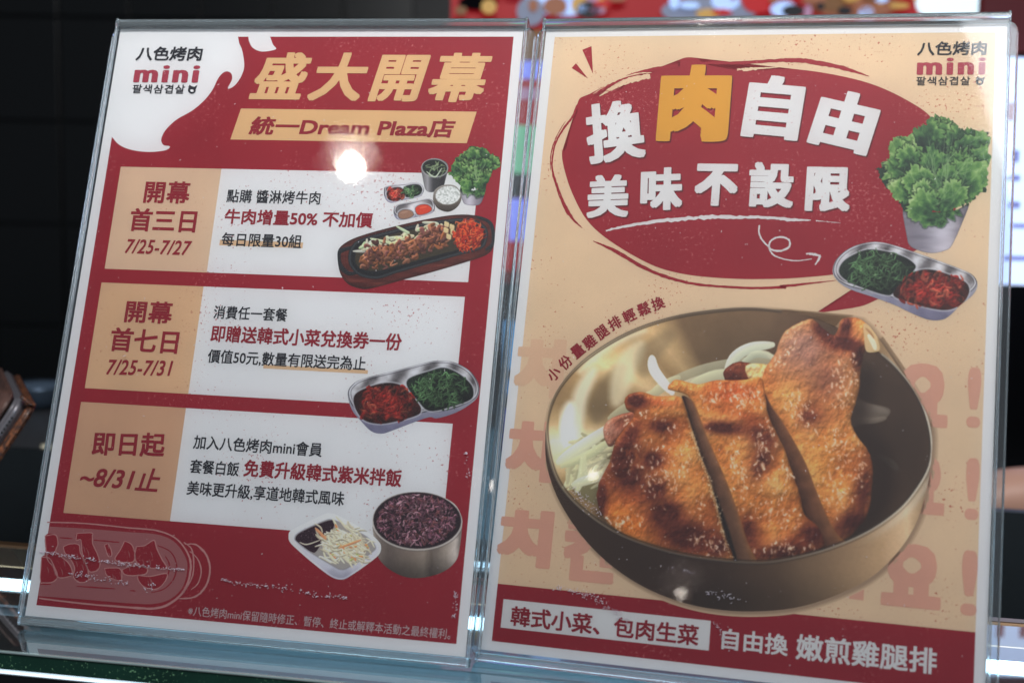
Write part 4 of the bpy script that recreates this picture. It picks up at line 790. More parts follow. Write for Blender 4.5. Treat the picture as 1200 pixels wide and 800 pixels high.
for k in range(6): flat('bowl_shadow', RS, c0+(S0-c0)*(1.002+.0042*k)+np.array([2.0, 2.2]), W3-4e-6*k-.00001, print_mat('bowl_shadow_print', tuple(np.array((178, 150, 124))*(1-k/6)+np.array((234, 205, 170))*k/6), None), RP)
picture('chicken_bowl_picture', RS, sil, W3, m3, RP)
A, (leaf, pot) = art_lettuce_right(); m3 = img_mat('lettuce_picture', A, RS, 1.15); picture('lettuce_cup_picture', RS, pot, W3, m3, RP); picture('lettuce_picture', RS, leaf, W3+2e-5, m3, RP)
A, sil = art_tray_right(); picture('side_dish_tray_picture', RS, sil, W3+3e-5, img_mat('side_dish_tray_picture', A, RS, 1.2), RP)

# ---------------------------------------------------------------- acrylic sign holders
M_film = clear_mat('plastic_film', (.985, .985, .985), 1.44, .010, (1700, .000009), .016)
M_acr = clear_mat('clear_acrylic', (.975, .985, .985), 1.49, .0, (9, .00003))
M_aback = clear_mat('clear_acrylic_back', (.90, .94, .96), 1.49, .02, None, .03)
M_edge = glass_mat('acrylic_edge', (.84, .95, 1.0), 1.49, .08); M_edge.node_tree.nodes['Principled BSDF'].inputs['Transmission Weight'].default_value = .90
def holder(sh, label, lft, rgt):
    t = thing('sign_holder', sh.m, label, 'sign holder', 'clear acrylic sign holders on the glass counter')
    bot, top = -.0096, HGT+.0090; l, r = -lft, WID+rgt; ow = .0042
    bm = bmesh.new(); vs = [bm.verts.new(p) for p in ((l, bot, .0008), (r, bot, .0008), (r, top-.003, .0027), (l, top-.003, .0027))]; bm.faces.new(vs); bm_obj('plastic_film', bm, M_film, t)
    bm = bmesh.new(); vs = [bm.verts.new(p) for p in ((l, bot+.001, .0030), (r, bot+.001, .0030), (r, top-.002, .0030), (l, top-.002, .0030))]; bm.faces.new(vs); bm_obj('front_panel', bm, M_acr, t)
    # front panel's polished edges and the fold over the top
    bm = bmesh.new(); box(bm, (l-.0010, bot, .0012), (l+.0002, top, .0031), .0004)
    bm_obj('panel_edge', bm, M_edge, t); bm = bmesh.new(); box(bm, (r-.0002, bot, .0012), (r+.0010, top, .0031), .0004); bm_obj('panel_edge', bm, M_edge, t)
    bm = bmesh.new(); prism(bm, [(x*.0001, 0) for x in ()] or rrect(-.0033, top-.0052, .0033, top-.0002, .0019), l-.001, r+.001)
    for v in bm.verts: v.co = Vector((v.co.z, v.co.y, v.co.x))
    bmesh.ops.recalc_face_normals(bm, faces=bm.faces); bm_obj('top_fold', bm, M_edge, t)
    bm = bmesh.new(); prism(bm, rrect(-.0016, bot, .0033, bot+.0042, .0014), l-.001, r+.001)
    for v in bm.verts: v.co = Vector((v.co.z, v.co.y, v.co.x))
    bmesh.ops.recalc_face_normals(bm, faces=bm.faces); bm_obj('bottom_bend', bm, M_edge, t)
    # wider back panel with rounded upper corners
    P = rrect(l-ow, bot+.002, r+ow, top-.0035, .004, 6); bm = bmesh.new(); prism(bm, P, -.0032, -.0014); bm_obj('back_panel', bm, M_aback, t)
    for s0 in (l-ow, r+ow):
        bm = bmesh.new(); box(bm, (s0-.0004, bot+.006, -.0033), (s0+.0004, top-.008, -.0013), .0003); bm_obj('panel_edge', bm, M_edge, t)
    # leg that props it up behind, standing on the counter
    mi = sh.m.inverted(); pts = []
    for u in (l+.01, r-.01):
        a = sh.m@Vector((u, HGT*.62, -.0034)); b = a.copy(); nrm = Vector((sh.N[0], sh.N[1], 0)).normalized(); b = b-nrm*.075; b.z = .0012; pts += [mi@a, mi@b]
    a, b, c, d = pts; bm = bmesh.new(); vs = [bm.verts.new(p) for p in (a, b, d, c)]; f = bm.faces.new(vs)
    ex = bmesh.ops.extrude_face_region(bm, geom=[f]); off = (b-a).cross(c-a).normalized()*.0018
    for v in ex['geom']:
        if isinstance(v, bmesh.types.BMVert): v.co += off
    bmesh.ops.recalc_face_normals(bm, faces=bm.faces); bm_obj('back_leg', bm, M_aback, t)
    return t
HL = holder(LS, 'left acrylic sign holder, around the red opening offer poster', .0054, .0058)
HR = holder(RS, 'right acrylic sign holder, around the chicken bowl poster', .0050, .0050)

def glint_creases(sh, path, wid, n, seed, parent, r=(.25, .5), l=(1.5, 5)):
    """pale strokes standing in for lamp glints on the creased plastic film"""
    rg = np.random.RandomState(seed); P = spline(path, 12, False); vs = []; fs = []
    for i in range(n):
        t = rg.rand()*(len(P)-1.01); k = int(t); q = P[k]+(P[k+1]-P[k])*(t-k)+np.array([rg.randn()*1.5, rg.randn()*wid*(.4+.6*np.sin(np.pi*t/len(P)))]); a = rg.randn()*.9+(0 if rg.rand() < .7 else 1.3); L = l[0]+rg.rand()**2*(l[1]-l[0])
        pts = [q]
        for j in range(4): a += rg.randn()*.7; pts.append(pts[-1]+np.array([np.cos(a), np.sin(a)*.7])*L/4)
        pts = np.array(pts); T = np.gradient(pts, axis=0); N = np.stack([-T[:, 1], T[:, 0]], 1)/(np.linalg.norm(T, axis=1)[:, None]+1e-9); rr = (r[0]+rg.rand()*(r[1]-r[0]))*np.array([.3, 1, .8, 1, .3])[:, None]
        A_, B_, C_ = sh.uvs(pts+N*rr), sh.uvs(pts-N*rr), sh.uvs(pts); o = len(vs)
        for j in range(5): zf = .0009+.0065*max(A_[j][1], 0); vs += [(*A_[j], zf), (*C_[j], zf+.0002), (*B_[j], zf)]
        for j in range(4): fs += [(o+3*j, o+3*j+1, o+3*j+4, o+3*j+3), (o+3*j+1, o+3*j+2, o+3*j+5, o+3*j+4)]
    return mesh('film_glint_crease', vs, fs, M_glint, parent, kind='stuff')
M_glint = mat('pale_film_glint', (252, 244, 255), .18, coat=.5)  # pale colour gives the strokes the look of reflected strip lights
glint_creases(LS, [(48, 646), (80, 651), (120, 657), (160, 662), (216, 667)], 1.4, 190, 1, HL); glint_creases(LS, [(82, 672), (110, 676), (152, 684)], 2.2, 70, 2, HL); glint_creases(LS, [(168, 690), (182, 685)], 1.5, 14, 3, HL)
glint_creases(LS, [(262, 679), (290, 684), (330, 688), (370, 696), (408, 700)], 1.6, 120, 4, HL); glint_creases(LS, [(546, 530), (549, 545), (547, 560)], 1.2, 14, 5, HL); glint_creases(LS, [(534, 692), (533, 708), (532, 724)], 1.0, 26, 6, HL)
glint_creases(RS, [(652, 688), (680, 694), (700, 702), (722, 716), (738, 734)], 2.6, 110, 7, HR); glint_creases(RS, [(672, 574), (684, 586), (706, 604)], 5.5, 90, 8, HR, l=(1, 2.6)); glint_creases(RS, [(768, 664), (800, 668), (818, 672)], 2, 14, 9, HR, l=(1, 2.5)); glint_creases(RS, [(828, 694), (850, 698), (874, 704)], 2.4, 40, 10, HR); glint_creases(RS, [(838, 728), (846, 742), (858, 762)], 4, 40, 11, HR, l=(1, 3))

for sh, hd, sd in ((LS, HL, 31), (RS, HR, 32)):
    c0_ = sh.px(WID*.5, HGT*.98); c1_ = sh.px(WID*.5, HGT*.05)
    for k, du in enumerate((.12, .32, .5, .68, .88)): glint_creases(sh, [sh.px(WID*du, HGT*.96), sh.px(WID*du, HGT*.5), sh.px(WID*du, HGT*.06)], 1, 1, sd*9+k, hd)
def specks(sh, n, seed, parent):
    """dust on the film"""
    rg = np.random.RandomState(seed); vs = []; fs = []
    for i in range(n):
        u, v = rg.rand()*WID, rg.rand()*HGT; r = 5e-5+rg.rand()**3*1.7e-4; a = rg.rand()*3; k = 1+rg.rand()**2*3; zf = .0009+.0065*v; o = len(vs)
        for dx, dy in ((-k, 0), (0, -1), (k, 0), (0, 1)): vs.append((u+r*(dx*math.cos(a)-dy*math.sin(a)), v+r*(dx*math.sin(a)+dy*math.cos(a)), zf))
        vs.append((u, v, zf+6e-5)); fs += [(o, o+1, o+4), (o+1, o+2, o+4), (o+2, o+3, o+4), (o+3, o, o+4)]
    return mesh('dust', vs, fs, M_dust, parent, kind='stuff')
glint_creases(LS, [(392, 186), (410, 172), (438, 188)], 7, 110, 12, HL, r=(.2, .5), l=(.8, 2.4)); glint_creases(LS, [(388, 168), (412, 158), (440, 172)], 5, 40, 13, HL, r=(.2, .4), l=(.6, 1.8))  # sparkle round the lamp's reflection, modelled as pale strokes
M_dust = mat('pale_dust', (214, 206, 208), .6)
specks(LS, 520, 5, HL); specks(RS, 420, 6, HR)
# ---------------------------------------------------------------- counter
def planez(P, z): return [atz(x, y, z) for x, y in P]
fL, fR = atz(0, 762, 0), atz(300, 790, 0); fd = (fR-fL); fd[2] = 0; fd /= np.linalg.norm(fd); bd = np.array([-fd[1], fd[0], 0])
bk = atz(0, 640, 0); depth = (bk-fL)@bd
CM = Matrix(np.stack([fd, bd, [0, 0, 1]], 1).tolist()).to_4x4(); CM.translation = fL.tolist()
ct = thing('display_counter', CM, 'glass topped display counter with a lit strip under the glass, carrying both sign holders', 'counter')
def cl(p): q = np.asarray(p, float)-fL; return np.array([q@fd, q@bd, q[2]])
x0, x1 = -.6, 1.1
M_gtop = clear_mat('counter_glass_surface', (.80, .90, .90), 1.52, .02, None, .015, 2.4)
M_gedge = print_mat('green_glass_edge', (16, 52, 42), (120, 170, 130), .8, .58, mottle=.3); M_gedge.node_tree.nodes['Principled BSDF'].inputs['Coat Weight'].default_value = .6; M_dark = mat('dark_cabinet_interior', (16, 22, 26), .5); M_steel = mat('brushed_steel', (176, 184, 190), .22, 1.0); M_blackm = mat('black_laminate', (16, 17, 19), .35)
def lbox(name, lo, hi, m, bev=0, parent=ct, **k): bm = bmesh.new(); box(bm, lo, hi, bev); return bm_obj(name, bm, m, parent, **k)
bm = bmesh.new(); vs = [bm.verts.new(p) for p in ((x0, .0012, 0), (x1, .0012, 0), (x1, depth, 0), (x0, depth, 0))]; bm.faces.new(vs); bm_obj('glass_top', bm, M_gtop, ct)
lbox('glass_front_edge', (x0, 0, -.0085), (x1, .0011, -.0002), M_gedge, .0004)
lbox('polished_bevel', (x0, -.0006, -.0009), (x1, .0011, .0001), mat('polished_glass_bevel', (200, 225, 225), .12, .7), .0003)
lbox('front_rail', (x0, .0002, -.0110), (x1, .012, -.0092), mat('lit_edge_diffuser', (240, 248, 255), .4, emit=(214, 236, 250), estr=.8), .0012)
lbox('front_panel', (x0, .001, -.5), (x1, .012, -.0113), M_blackm)
lbox('back_rail', (x0, depth, -.012), (x1, depth+.008, .001), mat('bronze_trim', (150, 120, 92), .3, .9), .001)
lbox('cabinet_floor', (x0, .012, -.30), (x1, depth+.3, -.29), M_dark)
lbox('cabinet_back', (x0, depth+.3, -.5), (x1, depth+.31, -.014), M_dark)
M_led = mat('led_strip', (255, 255, 255), .4, emit=(206, 236, 255), estr=9)
q0, q1 = cl(atz(0, 682, -.02)), cl(atz(1200, 800, -.02))
yy = (q0[1]+q1[1])/2; yy += .013; lbox('led_strip', (x0, yy-.0065, -.023), (x1, yy+.0065, -.020), M_led, .001)
lbox('led_channel', (x0, yy-.0065, -.034), (x1, yy+.012, -.0235), M_blackm, .001)
q2 = cl(atz(0, 640, -.02)); lbox('shelf_panel', (x0, yy+.016, -.036), (x1, depth-.01, -.031), mat('lit_shelf', (150, 172, 190), .4), .001); lbox('added_glow_panel', (-.02, .03, -.075), (x1, yy-.02, -.07), mat('added_panel_glow', (200, 225, 240), .4, emit=(150, 205, 235), estr=1.1), .001)  # the glowing panel under the glass is added to brighten the acrylic bends
dl = CAM-fL; rr_ = ray(26, 745); dd = np.array([rr_@fd, rr_@bd]); c2_ = np.array([dl@fd, dl@bd]); yl = .15; xl_ = c2_[0]+dd[0]*(yl-c2_[1])/dd[1]
rgp = random.Random(3); zt = -.034
for k in range(20):  # glowing slats added inside the cabinet to brighten the glass below the posters
    hh = .003+rgp.random()*.007; bb = [.05, .09, .14, .07, .2][k % 5]*(.7+.6*rgp.random())*(1.0 if k < 14 else .8)
    lbox('added_glow_slat', (xl_+.004*rgp.random(), yl-.001*(k % 2), zt-hh), (x1, yl+.004, zt-.0004), mat('added_slat_glow', (150, 170, 180), .4, emit=(150, 188, 206), estr=bb), .0003); zt -= hh
print('counter depth', depth, 'cam z', CAMZ, 'yy', yy, q0, q1, 'lean', np.degrees(np.arcsin(LS.N[2])), np.degrees(np.arcsin(RS.N[2])))
# ---------------------------------------------------------------- lamps seen as reflections
M_lens = mat('lamp_lens', (255, 255, 255), .4, emit=(255, 246, 232), estr=70); M_lamp = mat('lamp_housing', (60, 60, 62), .4, .6)
def reflected_lamp(sh, x, y, dist, r, label, rest=1., estr=None):
    d = ray(x, y); d = d/np.linalg.norm(d); N = sh.N; P = np.array(sh.m@Vector((*sh.uv(x, y), .003))); k = d-2*(d@N)*N; L = P+k*dist
    mw = (-Vector(k)).to_track_quat('Z', 'Y').to_matrix().to_4x4(); mw.translation = L.tolist()
    t = thing('reflected_spotlight', mw, label, 'spotlight'); bm = bmesh.new()
    bmesh.ops.create_cone(bm, cap_ends=True, segments=32, radius1=r*1.5, radius2=r*1.25, depth=.06)
    for v in bm.verts: v.co.z -= .032
    bm_obj('housing', bm, M_lamp, t); bm = bmesh.new(); bmesh.ops.create_circle(bm, cap_ends=True, segments=32, radius=r); bm_obj('lens', bm, M_lens if estr is None else mat('lamp_lens_dim', (255, 255, 255), .4, emit=(255, 240, 226), estr=estr), t); return t
reflected_lamp(LS, 412, 197, 1.8, .025, 'ceiling spotlight whose reflection sits under the title band of the red poster')
reflected_lamp(RS, 696, 557, .75, .0055, 'small added lamp beside the camera, reflected at the left rim of the chicken bowl', estr=14)  # lamp placed near the camera to give this reflection
reflected_lamp(RS, 798, 695, 1.6, .009, 'small ceiling spotlight reflected on the underside of the chicken bowl', estr=14)
# ---------------------------------------------------------------- room behind
lbox2 = lambda name, lo, hi, m, **k: lbox(name, lo, hi, m, parent=None, **k)
lbox2('floor', (-4, -2, -.96), (4, 4.4, -.95), mat('dark_floor', (46, 44, 44), .5), kind='structure')
def tiled(name):
    m = mat(name, (10, 14, 15), .35); b = m.node_tree.nodes['Principled BSDF']; br = nd(m, 'ShaderNodeTexNoise'); br.inputs['Scale'].default_value = 4
    cr = nd(m, 'ShaderNodeMapRange'); cr.inputs['To Min'].default_value = .25; cr.inputs['To Max'].default_value = .6; m.node_tree.links.new(br.outputs['Fac'], cr.inputs['Value']); m.node_tree.links.new(cr.outputs[0], b.inputs['Roughness']); return m
bw = lbox2('wall', (-4, 4.2, -.95), (4, 4.3, 3), tiled('dark_wall'), kind='structure')
M_tile = mat('dark_tile', (13, 18, 19), .3)
proto = None
for i in range(9):
    for j in range(8):
        X, Zz = -2.3+i*.22, -.6+j*.32
        if proto is None: bm = bmesh.new(); box(bm, (.004, 0, .004), (.216, .02, .316), .003); proto = bm_obj('tile', bm, M_tile, bw); o = proto
        else: o = link('tile', proto.data, bw)
        o.location = (X, 4.179, Zz)
D = 1.9
def bq(name, x0, y0, x1, y1, dist, m, parent, th=.01, bev=0):
    a, b = at(x0, y1, dist), at(x1, y0, dist); bm = bmesh.new(); box(bm, (min(a[0], b[0]), dist, min(a[2], b[2])), (max(a[0], b[0]), dist+th, max(a[2], b[2])), bev); return bm_obj(name, bm, m, parent)
def em(name, c, s): return mat(name, c, .5, emit=c, estr=s)
mb = thing('menu_board', Matrix.Translation(at(860, 150, D).tolist()), 'lit red menu board with dish photographs, blurred behind the posters', 'menu board'); off = at(860, 150, D)
def mbq(name, x0, y0, x1, y1, m, lay=1, th=.004):
    o = bq(name, x0, y0, x1, y1, D-.004*lay, m, None, th); o.parent = mb; o.location = (-off).tolist(); return o
mbq('red_panel', 524, -120, 1176, 330, em('menu_red', (150, 14, 22), .55), 0, .03)
cols = {'b': em('menu_pale_blue', (170, 200, 250), .75), 'w': em('menu_white', (215, 240, 250), .95), 'br': em('menu_brown', (120, 84, 50), .4), 'd': em('menu_dark', (22, 22, 28), .3), 'g': em('menu_green', (120, 190, 150), .5), 'v': em('menu_violet', (130, 140, 235), .75), 'r': em('menu_bright_red', (170, 20, 26), .6), 'gy': em('menu_grey', (120, 128, 150), .5), 'f': em('menu_food', (150, 96, 70), .4), 'y': em('menu_yellow', (190, 150, 80), .5), 'p': em('menu_pink', (170, 130, 160), .5)}
def disc(x, y, rx, ry, m, lay=2):
    c = at(x, y, D-.004*lay); k = D/F; bm = bmesh.new(); vs = [bm.verts.new((c[0]+rx*k*math.cos(a), D-.004*lay, c[2]+ry*k*math.sin(a))) for a in np.linspace(0, 2*math.pi, 28, endpoint=False)]; f = bm.faces.new(vs[::-1]); ex = bmesh.ops.extrude_face_region(bm, geom=[f])
    for v in ex['geom']:
        if isinstance(v, bmesh.types.BMVert): v.co.y -= .003
    bmesh.ops.recalc_face_normals(bm, faces=bm.faces); o = bm_obj('dish_photo', bm, m, mb); o.location = (-off).tolist()
disc(660, -4, 44, 22, cols['b']); disc(622, 14, 16, 16, cols['gy'], 3); disc(690, 6, 20, 13, cols['y'], 3)
disc(830, 14, 54, 16, cols['gy']); disc(888, 2, 18, 13, cols['r'], 3); disc(850, 2, 16, 10, cols['b'], 3); disc(1000, 6, 52, 15, cols['f']); disc(1020, 0, 16, 10, cols['y'], 3); disc(975, 4, 14, 9, cols['br'], 3)
disc(1120, 4, 46, 24, cols['w'])
rgm = random.Random(9)
for k in range(46):
    xx = 540+rgm.random()*540; disc(xx, 18-rgm.random()*46, 4+rgm.random()*12, 3+rgm.random()*8, cols[rgm.choice(['b', 'br', 'd', 'gy', 'f', 'y', 'r', 'd', 'p', 'f'])], 4+(k % 3)); disc(560, 4, 22, 8, cols['d'], 2)
mbq('menu_strip', 596, 36, 660, 72, cols['br']); mbq('menu_strip', 596, 72, 660, 92, cols['v']); mbq('menu_strip', 596, 104, 660, 116, cols['p']); mbq('menu_strip', 596, 148, 660, 204, cols['g']); mbq('menu_strip', 596, 204, 660, 232, cols['d']); mbq('menu_strip', 596, 234, 660, 282, cols['v'])
lb = thing('kitchen_cabinet', Matrix.Translation(at(860, 420, D).tolist()), 'dark cabinet under the lit menu board with pale blue panels', 'cabinet'); off2 = at(860, 420, D)
def cbq(name, x0, y0, x1, y1, m, lay=0, th=.004): o = bq(name, x0, y0, x1, y1, D-.004*lay, m, None, th); o.parent = lb; o.location = (-off2).tolist()
cbq('cabinet_body', 540, 331, 1300, 900, mat('cabinet_black', (14, 16, 20), .4), 0, .3)
cbq('display_window', 590, 378, 660, 432, em('display_blue', (90, 150, 200), .6), 1); cbq('display_window', 590, 446, 660, 462, em('display_blue_dim', (70, 120, 170), .6), 1)
for k in range(16): cbq('vent_slat', 590, 482+k*9, 660, 485+k*9, em('display_violet', (90, 100, 190), .5), 1)
sg = thing('menu_screen', Matrix.Translation(at(1230, 200, 1.5).tolist()), 'bright bluish white menu screen with grey writing at the right edge', 'menu screen'); off3 = at(1230, 200, 1.5)
for nm, a, m, y_ in (('screen', (1150, 72, 1420, 333), em('screen_white', (196, 216, 255), 1.15), 0),):
    o = bq(nm, *a, 1.5, m, None, .02); o.parent = sg; o.location = (-off3).tolist()
rg = random.Random(4); sm = em('screen_text', (120, 130, 190), .7); sm2 = em('screen_dish', (150, 100, 120), .5)
for (xx, yy_, w_, h_) in ((1180, 120, 10, 22), (1186, 176, 9, 14), (1180, 205, 16, 7), (1182, 236, 14, 8), (1186, 262, 22, 5), (1176, 300, 40, 5)):
    for k in range(6): o = bq('screen_text', xx+k*28, yy_, xx+k*28+w_, yy_+h_, 1.497, sm if h_ < 20 else sm2, None, .002); o.parent = sg; o.location = (-off3).tolist()
bq('red_sign', 1150, -30, 1290, 60, 1.62, em('sign_dark_red', (70, 12, 18), .4), None, .02)
o = bpy.data.objects['red_sign']; o['label'] = 'dark red sign panel above the bright menu screen'; o['category'] = 'sign'
# counter-back things at the left: wrapped paper cup lying, grey tray, pale bowl
def lathe(name, prof, m, loc, label, cat, seg=28, rot=(0, 0, 0)):
    vs = []; fs = []
    for r, z in prof:
        for k in range(seg): a = 2*math.pi*k/seg; vs.append((r*math.cos(a), r*math.sin(a), z))
    for i in range(len(prof)-1):
        for k in range(seg): fs.append((i*seg+k, i*seg+(k+1) % seg, (i+1)*seg+(k+1) % seg, (i+1)*seg+k))
    fs.append(tuple(range(seg))[::-1]); fs.append(tuple(range((len(prof)-1)*seg, len(prof)*seg)))
    o = mesh(name, vs, fs, m, smooth=True, label=label, cat=cat); o.location = loc; o.rotation_euler = rot; return o
lathe('food_cloche', [(.052, 0), (.047, .010), (.036, .026), (.022, .042), (.010, .050), (.005, .053), (.005, .058), (.001, .059)], mat('cream_lid', (206, 200, 176), .4), at(56, 590, 1.25), 'cream domed lid with a yellow rim behind the left edge of the red poster', 'lid')
lathe('lid_rim', [(.052, -.008), (.056, -.006), (.056, -.002), (.052, 0)], mat('yellow_rim', (180, 150, 50), .4), at(56, 590, 1.25), 'yellow rim under the cream domed lid', 'rim')
o = bpy.data.objects['lid_rim']; pr = bpy.data.objects['food_cloche']; del o['label'], o['category']; o.parent = pr; o.location = (0, 0, 0)
lathe('steel_bowl', [(.015, 0), (.03, .01), (.040, .028), (.041, .03), (.036, .026), (.015, .008)], mat('bluish_steel', (120, 140, 160), .25, .8), at(46, 478, 1.6), 'blurred bluish steel bowl beside the phone', 'bowl')
bx = bq('prep_table', -300, 596, 110, 760, 1.12, mat('grey_steel_table', (92, 94, 98), .4, .6), None, .55); bx['label'] = 'grey steel prep table behind the counter at the left'; bx['category'] = 'table'
# ---------------------------------------------------------------- phone in a leather case
A0, A1 = at(41, 471, .78), at(-40, 580, .78)
ex = A1-A0; ex /= np.linalg.norm(ex); vd = ray(20, 500); vd /= np.linalg.norm(vd)
ez = np.cross(vd, ex); ez /= np.linalg.norm(ez); ez = ez if ez[2] > 0 else -ez; ez = ez*math.cos(R(9))-vd*math.sin(R(9)); ez -= ex*(ez@ex); ez /= np.linalg.norm(ez)
ey = np.cross(ez, ex)
if ey@vd < 0: A0 = A0+ex*.077; ex = -ex; ey = -ey
cy_, sy_ = math.cos(R(15)), math.sin(R(15)); K0 = A0+ex*.077; ex, ey = ex*cy_+ey*sy_, ey*cy_-ex*sy_; A0 = K0-ex*.077
PM = Matrix(np.stack([ex, ey, ez], 1).tolist()).to_4x4(); PM.translation = A0.tolist()
ph = thing('smartphone', PM, 'dark grey smartphone with speaker holes, tucked in the brown leather case', 'phone')
bm = bmesh.new(); prism(bm, rrect(.003, .003, .074, .15, .010, 8), .002, .0095); bmesh.ops.recalc_face_normals(bm, faces=bm.faces)
bmesh.ops.bevel(bm, geom=[e for e in bm.edges if abs(e.verts[0].co.z-e.verts[1].co.z) < 1e-6], offset=.0016, segments=3, affect='EDGES')
bm_obj('body', bm, mat('graphite_metal', (104, 102, 108), .35, .35), ph, True)
bm = bmesh.new(); prism(bm, rrect(.0052, .0052, .0718, .1478, .008, 8), .0093, .0099); bmesh.ops.recalc_face_normals(bm, faces=bm.faces); bm_obj('screen', bm, mat('black_screen', (6, 6, 8), .06, coat=1), ph)
for k in range(6):
    bm = bmesh.new(); bmesh.ops.create_cone(bm, cap_ends=True, segments=14, radius1=.0007, radius2=.0007, depth=.0006)
    for v in bm.verts: v.co = Vector((.062-k*.0026+v.co.x, .0029+v.co.z, .0055+v.co.y))
    bm_obj('speaker_hole', bm, mat('hole_black', (3, 3, 3), .9), ph)
lc = thing('phone_case', PM, 'brown leather folio case at the left edge, worn orange along its rim', 'phone case')
def leather(name, c1, c2, sc_):
    m = mat(name, c1, .45, coat=.15); T = m.node_tree; tc = nd(m, 'ShaderNodeTexCoord'); n = nd(m, 'ShaderNodeTexNoise'); n.inputs['Scale'].default_value = sc_; n.inputs['Detail'].default_value = 4; T.links.new(tc.outputs['Object'], n.inputs['Vector'])
    mx = nd(m, 'ShaderNodeMix', data_type='RGBA'); mx.inputs['A'].default_value = (*lin(c1), 1); mx.inputs['B'].default_value = (*lin(c2), 1); r = nd(m, 'ShaderNodeMapRange'); r.inputs['From Min'].default_value = .4; r.inputs['From Max'].default_value = .65; T.links.new(n.outputs['Fac'], r.inputs['Value']); T.links.new(r.outputs[0], mx.inputs['Factor']); T.links.new(mx.outputs['Result'], T.nodes['Principled BSDF'].inputs['Base Color'])
    b = nd(m, 'ShaderNodeBump'); b.inputs['Strength'].default_value = .5; b.inputs['Distance'].default_value = .0003; T.links.new(n.outputs['Fac'], b.inputs['Height']); T.links.new(b.outputs[0], T.nodes['Principled BSDF'].inputs['Normal']); return m
bm = bmesh.new(); prism(bm, rrect(-.001, -.001, .0758, .151, .011, 8), -.0028, .0016); bmesh.ops.recalc_face_normals(bm, faces=bm.faces)
bmesh.ops.bevel(bm, geom=[e for e in bm.edges if abs(e.verts[0].co.z-e.verts[1].co.z) < 1e-6], offset=.0012, segments=3, affect='EDGES'); bm_obj('back_shell', bm, leather('worn_leather', (48, 30, 24), (128, 76, 46), 420), lc, True)
bm = bmesh.new(); prism(bm, rrect(-.03, .003, .0742, .150, .012, 8), .0108, .0134); bmesh.ops.recalc_face_normals(bm, faces=bm.faces)
bmesh.ops.bevel(bm, geom=[e for e in bm.edges if abs(e.verts[0].co.z-e.verts[1].co.z) < 1e-6], offset=.001, segments=3, affect='EDGES'); bm_obj('front_flap', bm, leather('brown_leather', (74, 52, 46), (92, 66, 58), 160), lc, True)
bm = bmesh.new(); box(bm, (.0742, -.0008, -.0015), (.0764, .006, .0085), .0010); bm_obj('corner_lip', bm, leather('lip_leather', (52, 34, 28), (122, 72, 46), 400), lc, True)
# ---------------------------------------------------------------- person at the right
def skin_obj(name, V, E_, rad, m, parent=None, sub=2, **k):
    me = bpy.data.meshes.new(name); me.from_pydata([tuple(map(float, v)) for v in V], E_, []); o = link(name, me, parent, **k); md = o.modifiers.new('s', 'SKIN'); md.use_smooth_shade = True
    for i, r in enumerate(rad): me.skin_vertices[0].data[i].radius = (r, r) if not isinstance(r, tuple) else r
    me.skin_vertices[0].data[0].use_root = True
    s_ = o.modifiers.new('u', 'SUBSURF'); s_.levels = s_.render_levels = sub
    dg = bpy.context.evaluated_depsgraph_get(); me2 = bpy.data.meshes.new_from_object(o.evaluated_get(dg)); o.modifiers.clear(); o.data = me2; me2.materials.clear(); me2.materials.append(m); me2.shade_smooth(); return o
pd = 1.30; base = at(1650, 400, pd); bx_, by_ = base[0], base[1]
Zf = -.95
pm = thing('person', Matrix.Translation((bx_, by_, Zf)), 'person in black clothing behind the right edge, bare forearm reaching across', 'person')
skn = mat('skin', (206, 160, 140), .5); blk = mat('black_cloth', (12, 12, 14), .8)
w1_ = at(1176, 580, 1.22)-np.array([bx_, by_, Zf]); el = at(1268, 590, 1.20)-np.array([bx_, by_, Zf])
V = [(0, 0, .98), (0, 0, 1.15), (0, 0, 1.33), (0, 0, 1.43), (0, -.01, 1.52), (0, -.02, 1.60), (-.17, 0, 1.38), (-.20, -.02, 1.22), tuple(el), tuple(w1_), tuple(w1_+np.array([-.03, 0, -.002])), (.17, 0, 1.38), (.21, 0, 1.12), (.22, -.04, .90), (-.09, 0, .90), (-.10, 0, .50), (-.10, .02, .08), (-.10, -.10, .04), (.09, 0, .90), (.10, 0, .50), (.10, .02, .08), (.10, -.10, .04)]
E_ = [(0, 1), (1, 2), (2, 3), (3, 4), (4, 5), (2, 6), (6, 7), (7, 8), (8, 9), (9, 10), (2, 11), (11, 12), (12, 13), (0, 14), (14, 15), (15, 16), (16, 17), (0, 18), (18, 19), (19, 20), (20, 21)]
rad = [(.15, .11), (.14, .10), (.16, .10), .05, .075, .06, .055, .048, .040, .028, (.036, .018), .055, .045, .03, .08, .055, .04, .035, .08, .055, .04, .035]
skin_obj('body', V, E_, rad, skn, pm)
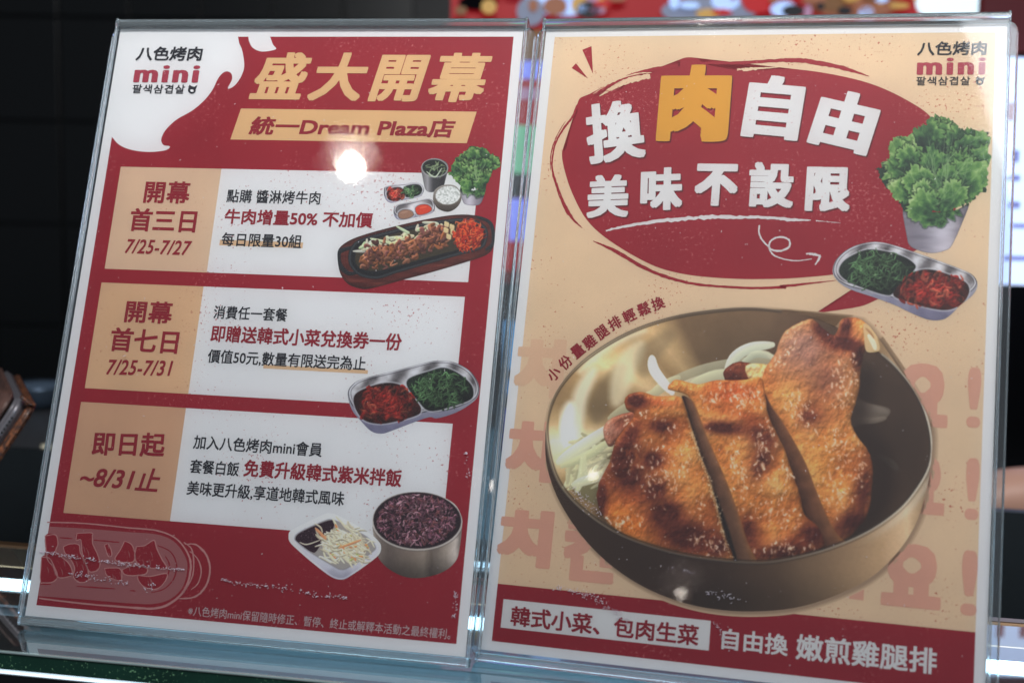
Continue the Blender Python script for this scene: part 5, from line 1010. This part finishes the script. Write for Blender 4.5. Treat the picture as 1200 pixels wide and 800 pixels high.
V2 = [(0, 0, .92), (0, 0, 1.15), (0, 0, 1.33), (0, 0, 1.405), (-.17, 0, 1.375), (-.198, -.02, 1.24), (.17, 0, 1.375), (.2, 0, 1.22)]
skin_obj('black_shirt', V2, [(0, 1), (1, 2), (2, 3), (2, 4), (4, 5), (2, 6), (6, 7)], [(.165, .125), (.155, .115), (.175, .115), .07, .075, .07, .075, .068], blk, pm)
V3 = [(0, 0, .93), (-.09, 0, .88), (-.10, 0, .50), (-.10, .02, .10), (.09, 0, .88), (.10, 0, .50), (.10, .02, .10)]
skin_obj('black_trousers', V3, [(0, 1), (1, 2), (2, 3), (0, 4), (4, 5), (5, 6)], [(.16, .12), .095, .075, .06, .095, .075, .06], blk, pm)
hc = np.array(w1_)+np.array([-.075, 0, -.004])
for k in range(5):
    if k < 4: r0 = hc+np.array([.0, -.0, .024-.016*k]); pts = [r0+np.array([.03, 0, 0]), r0, r0+np.array([-.032, -.006, -.004]), r0+np.array([-.054+.004*abs(k-1.2), -.016, -.012])]
    else: r0 = hc+np.array([.04, -.012, .02]); pts = [r0, r0+np.array([-.01, -.02, .02]), r0+np.array([-.035, -.03, .026])]
    skin_obj('finger', pts, [(i, i+1) for i in range(len(pts)-1)], [.011, .0095, .0085, .0075][:len(pts)], skn, pm, 1)
skin_obj('palm', [w1_, hc+np.array([.045, 0, 0]), hc+np.array([.005, 0, 0])], [(0, 1), (1, 2)], [(.026, .02), (.034, .016), (.036, .013)], skn, pm, 1)
skin_obj('hair', [(0, .02, 1.64), (0, .05, 1.60), (0, .06, 1.53)], [(0, 1), (1, 2)], [.078, .085, .06], mat('black_hair', (14, 12, 12), .5), pm)
for sx in (-.028, .028):
    bm = bmesh.new(); bmesh.ops.create_uvsphere(bm, u_segments=12, v_segments=8, radius=.011); o = bm_obj('eye', bm, mat('eye', (30, 22, 20), .2), pm, True); o.location = (sx, -.088, 1.57)
skin_obj('nose', [(0, -.075, 1.565), (0, -.10, 1.54)], [(0, 1)], [.008, .013], skn, pm, 1); skin_obj('mouth', [(-.02, -.08, 1.505), (.02, -.08, 1.505)], [(0, 1)], [.006, .006], mat('lips', (160, 90, 86), .5), pm, 1)
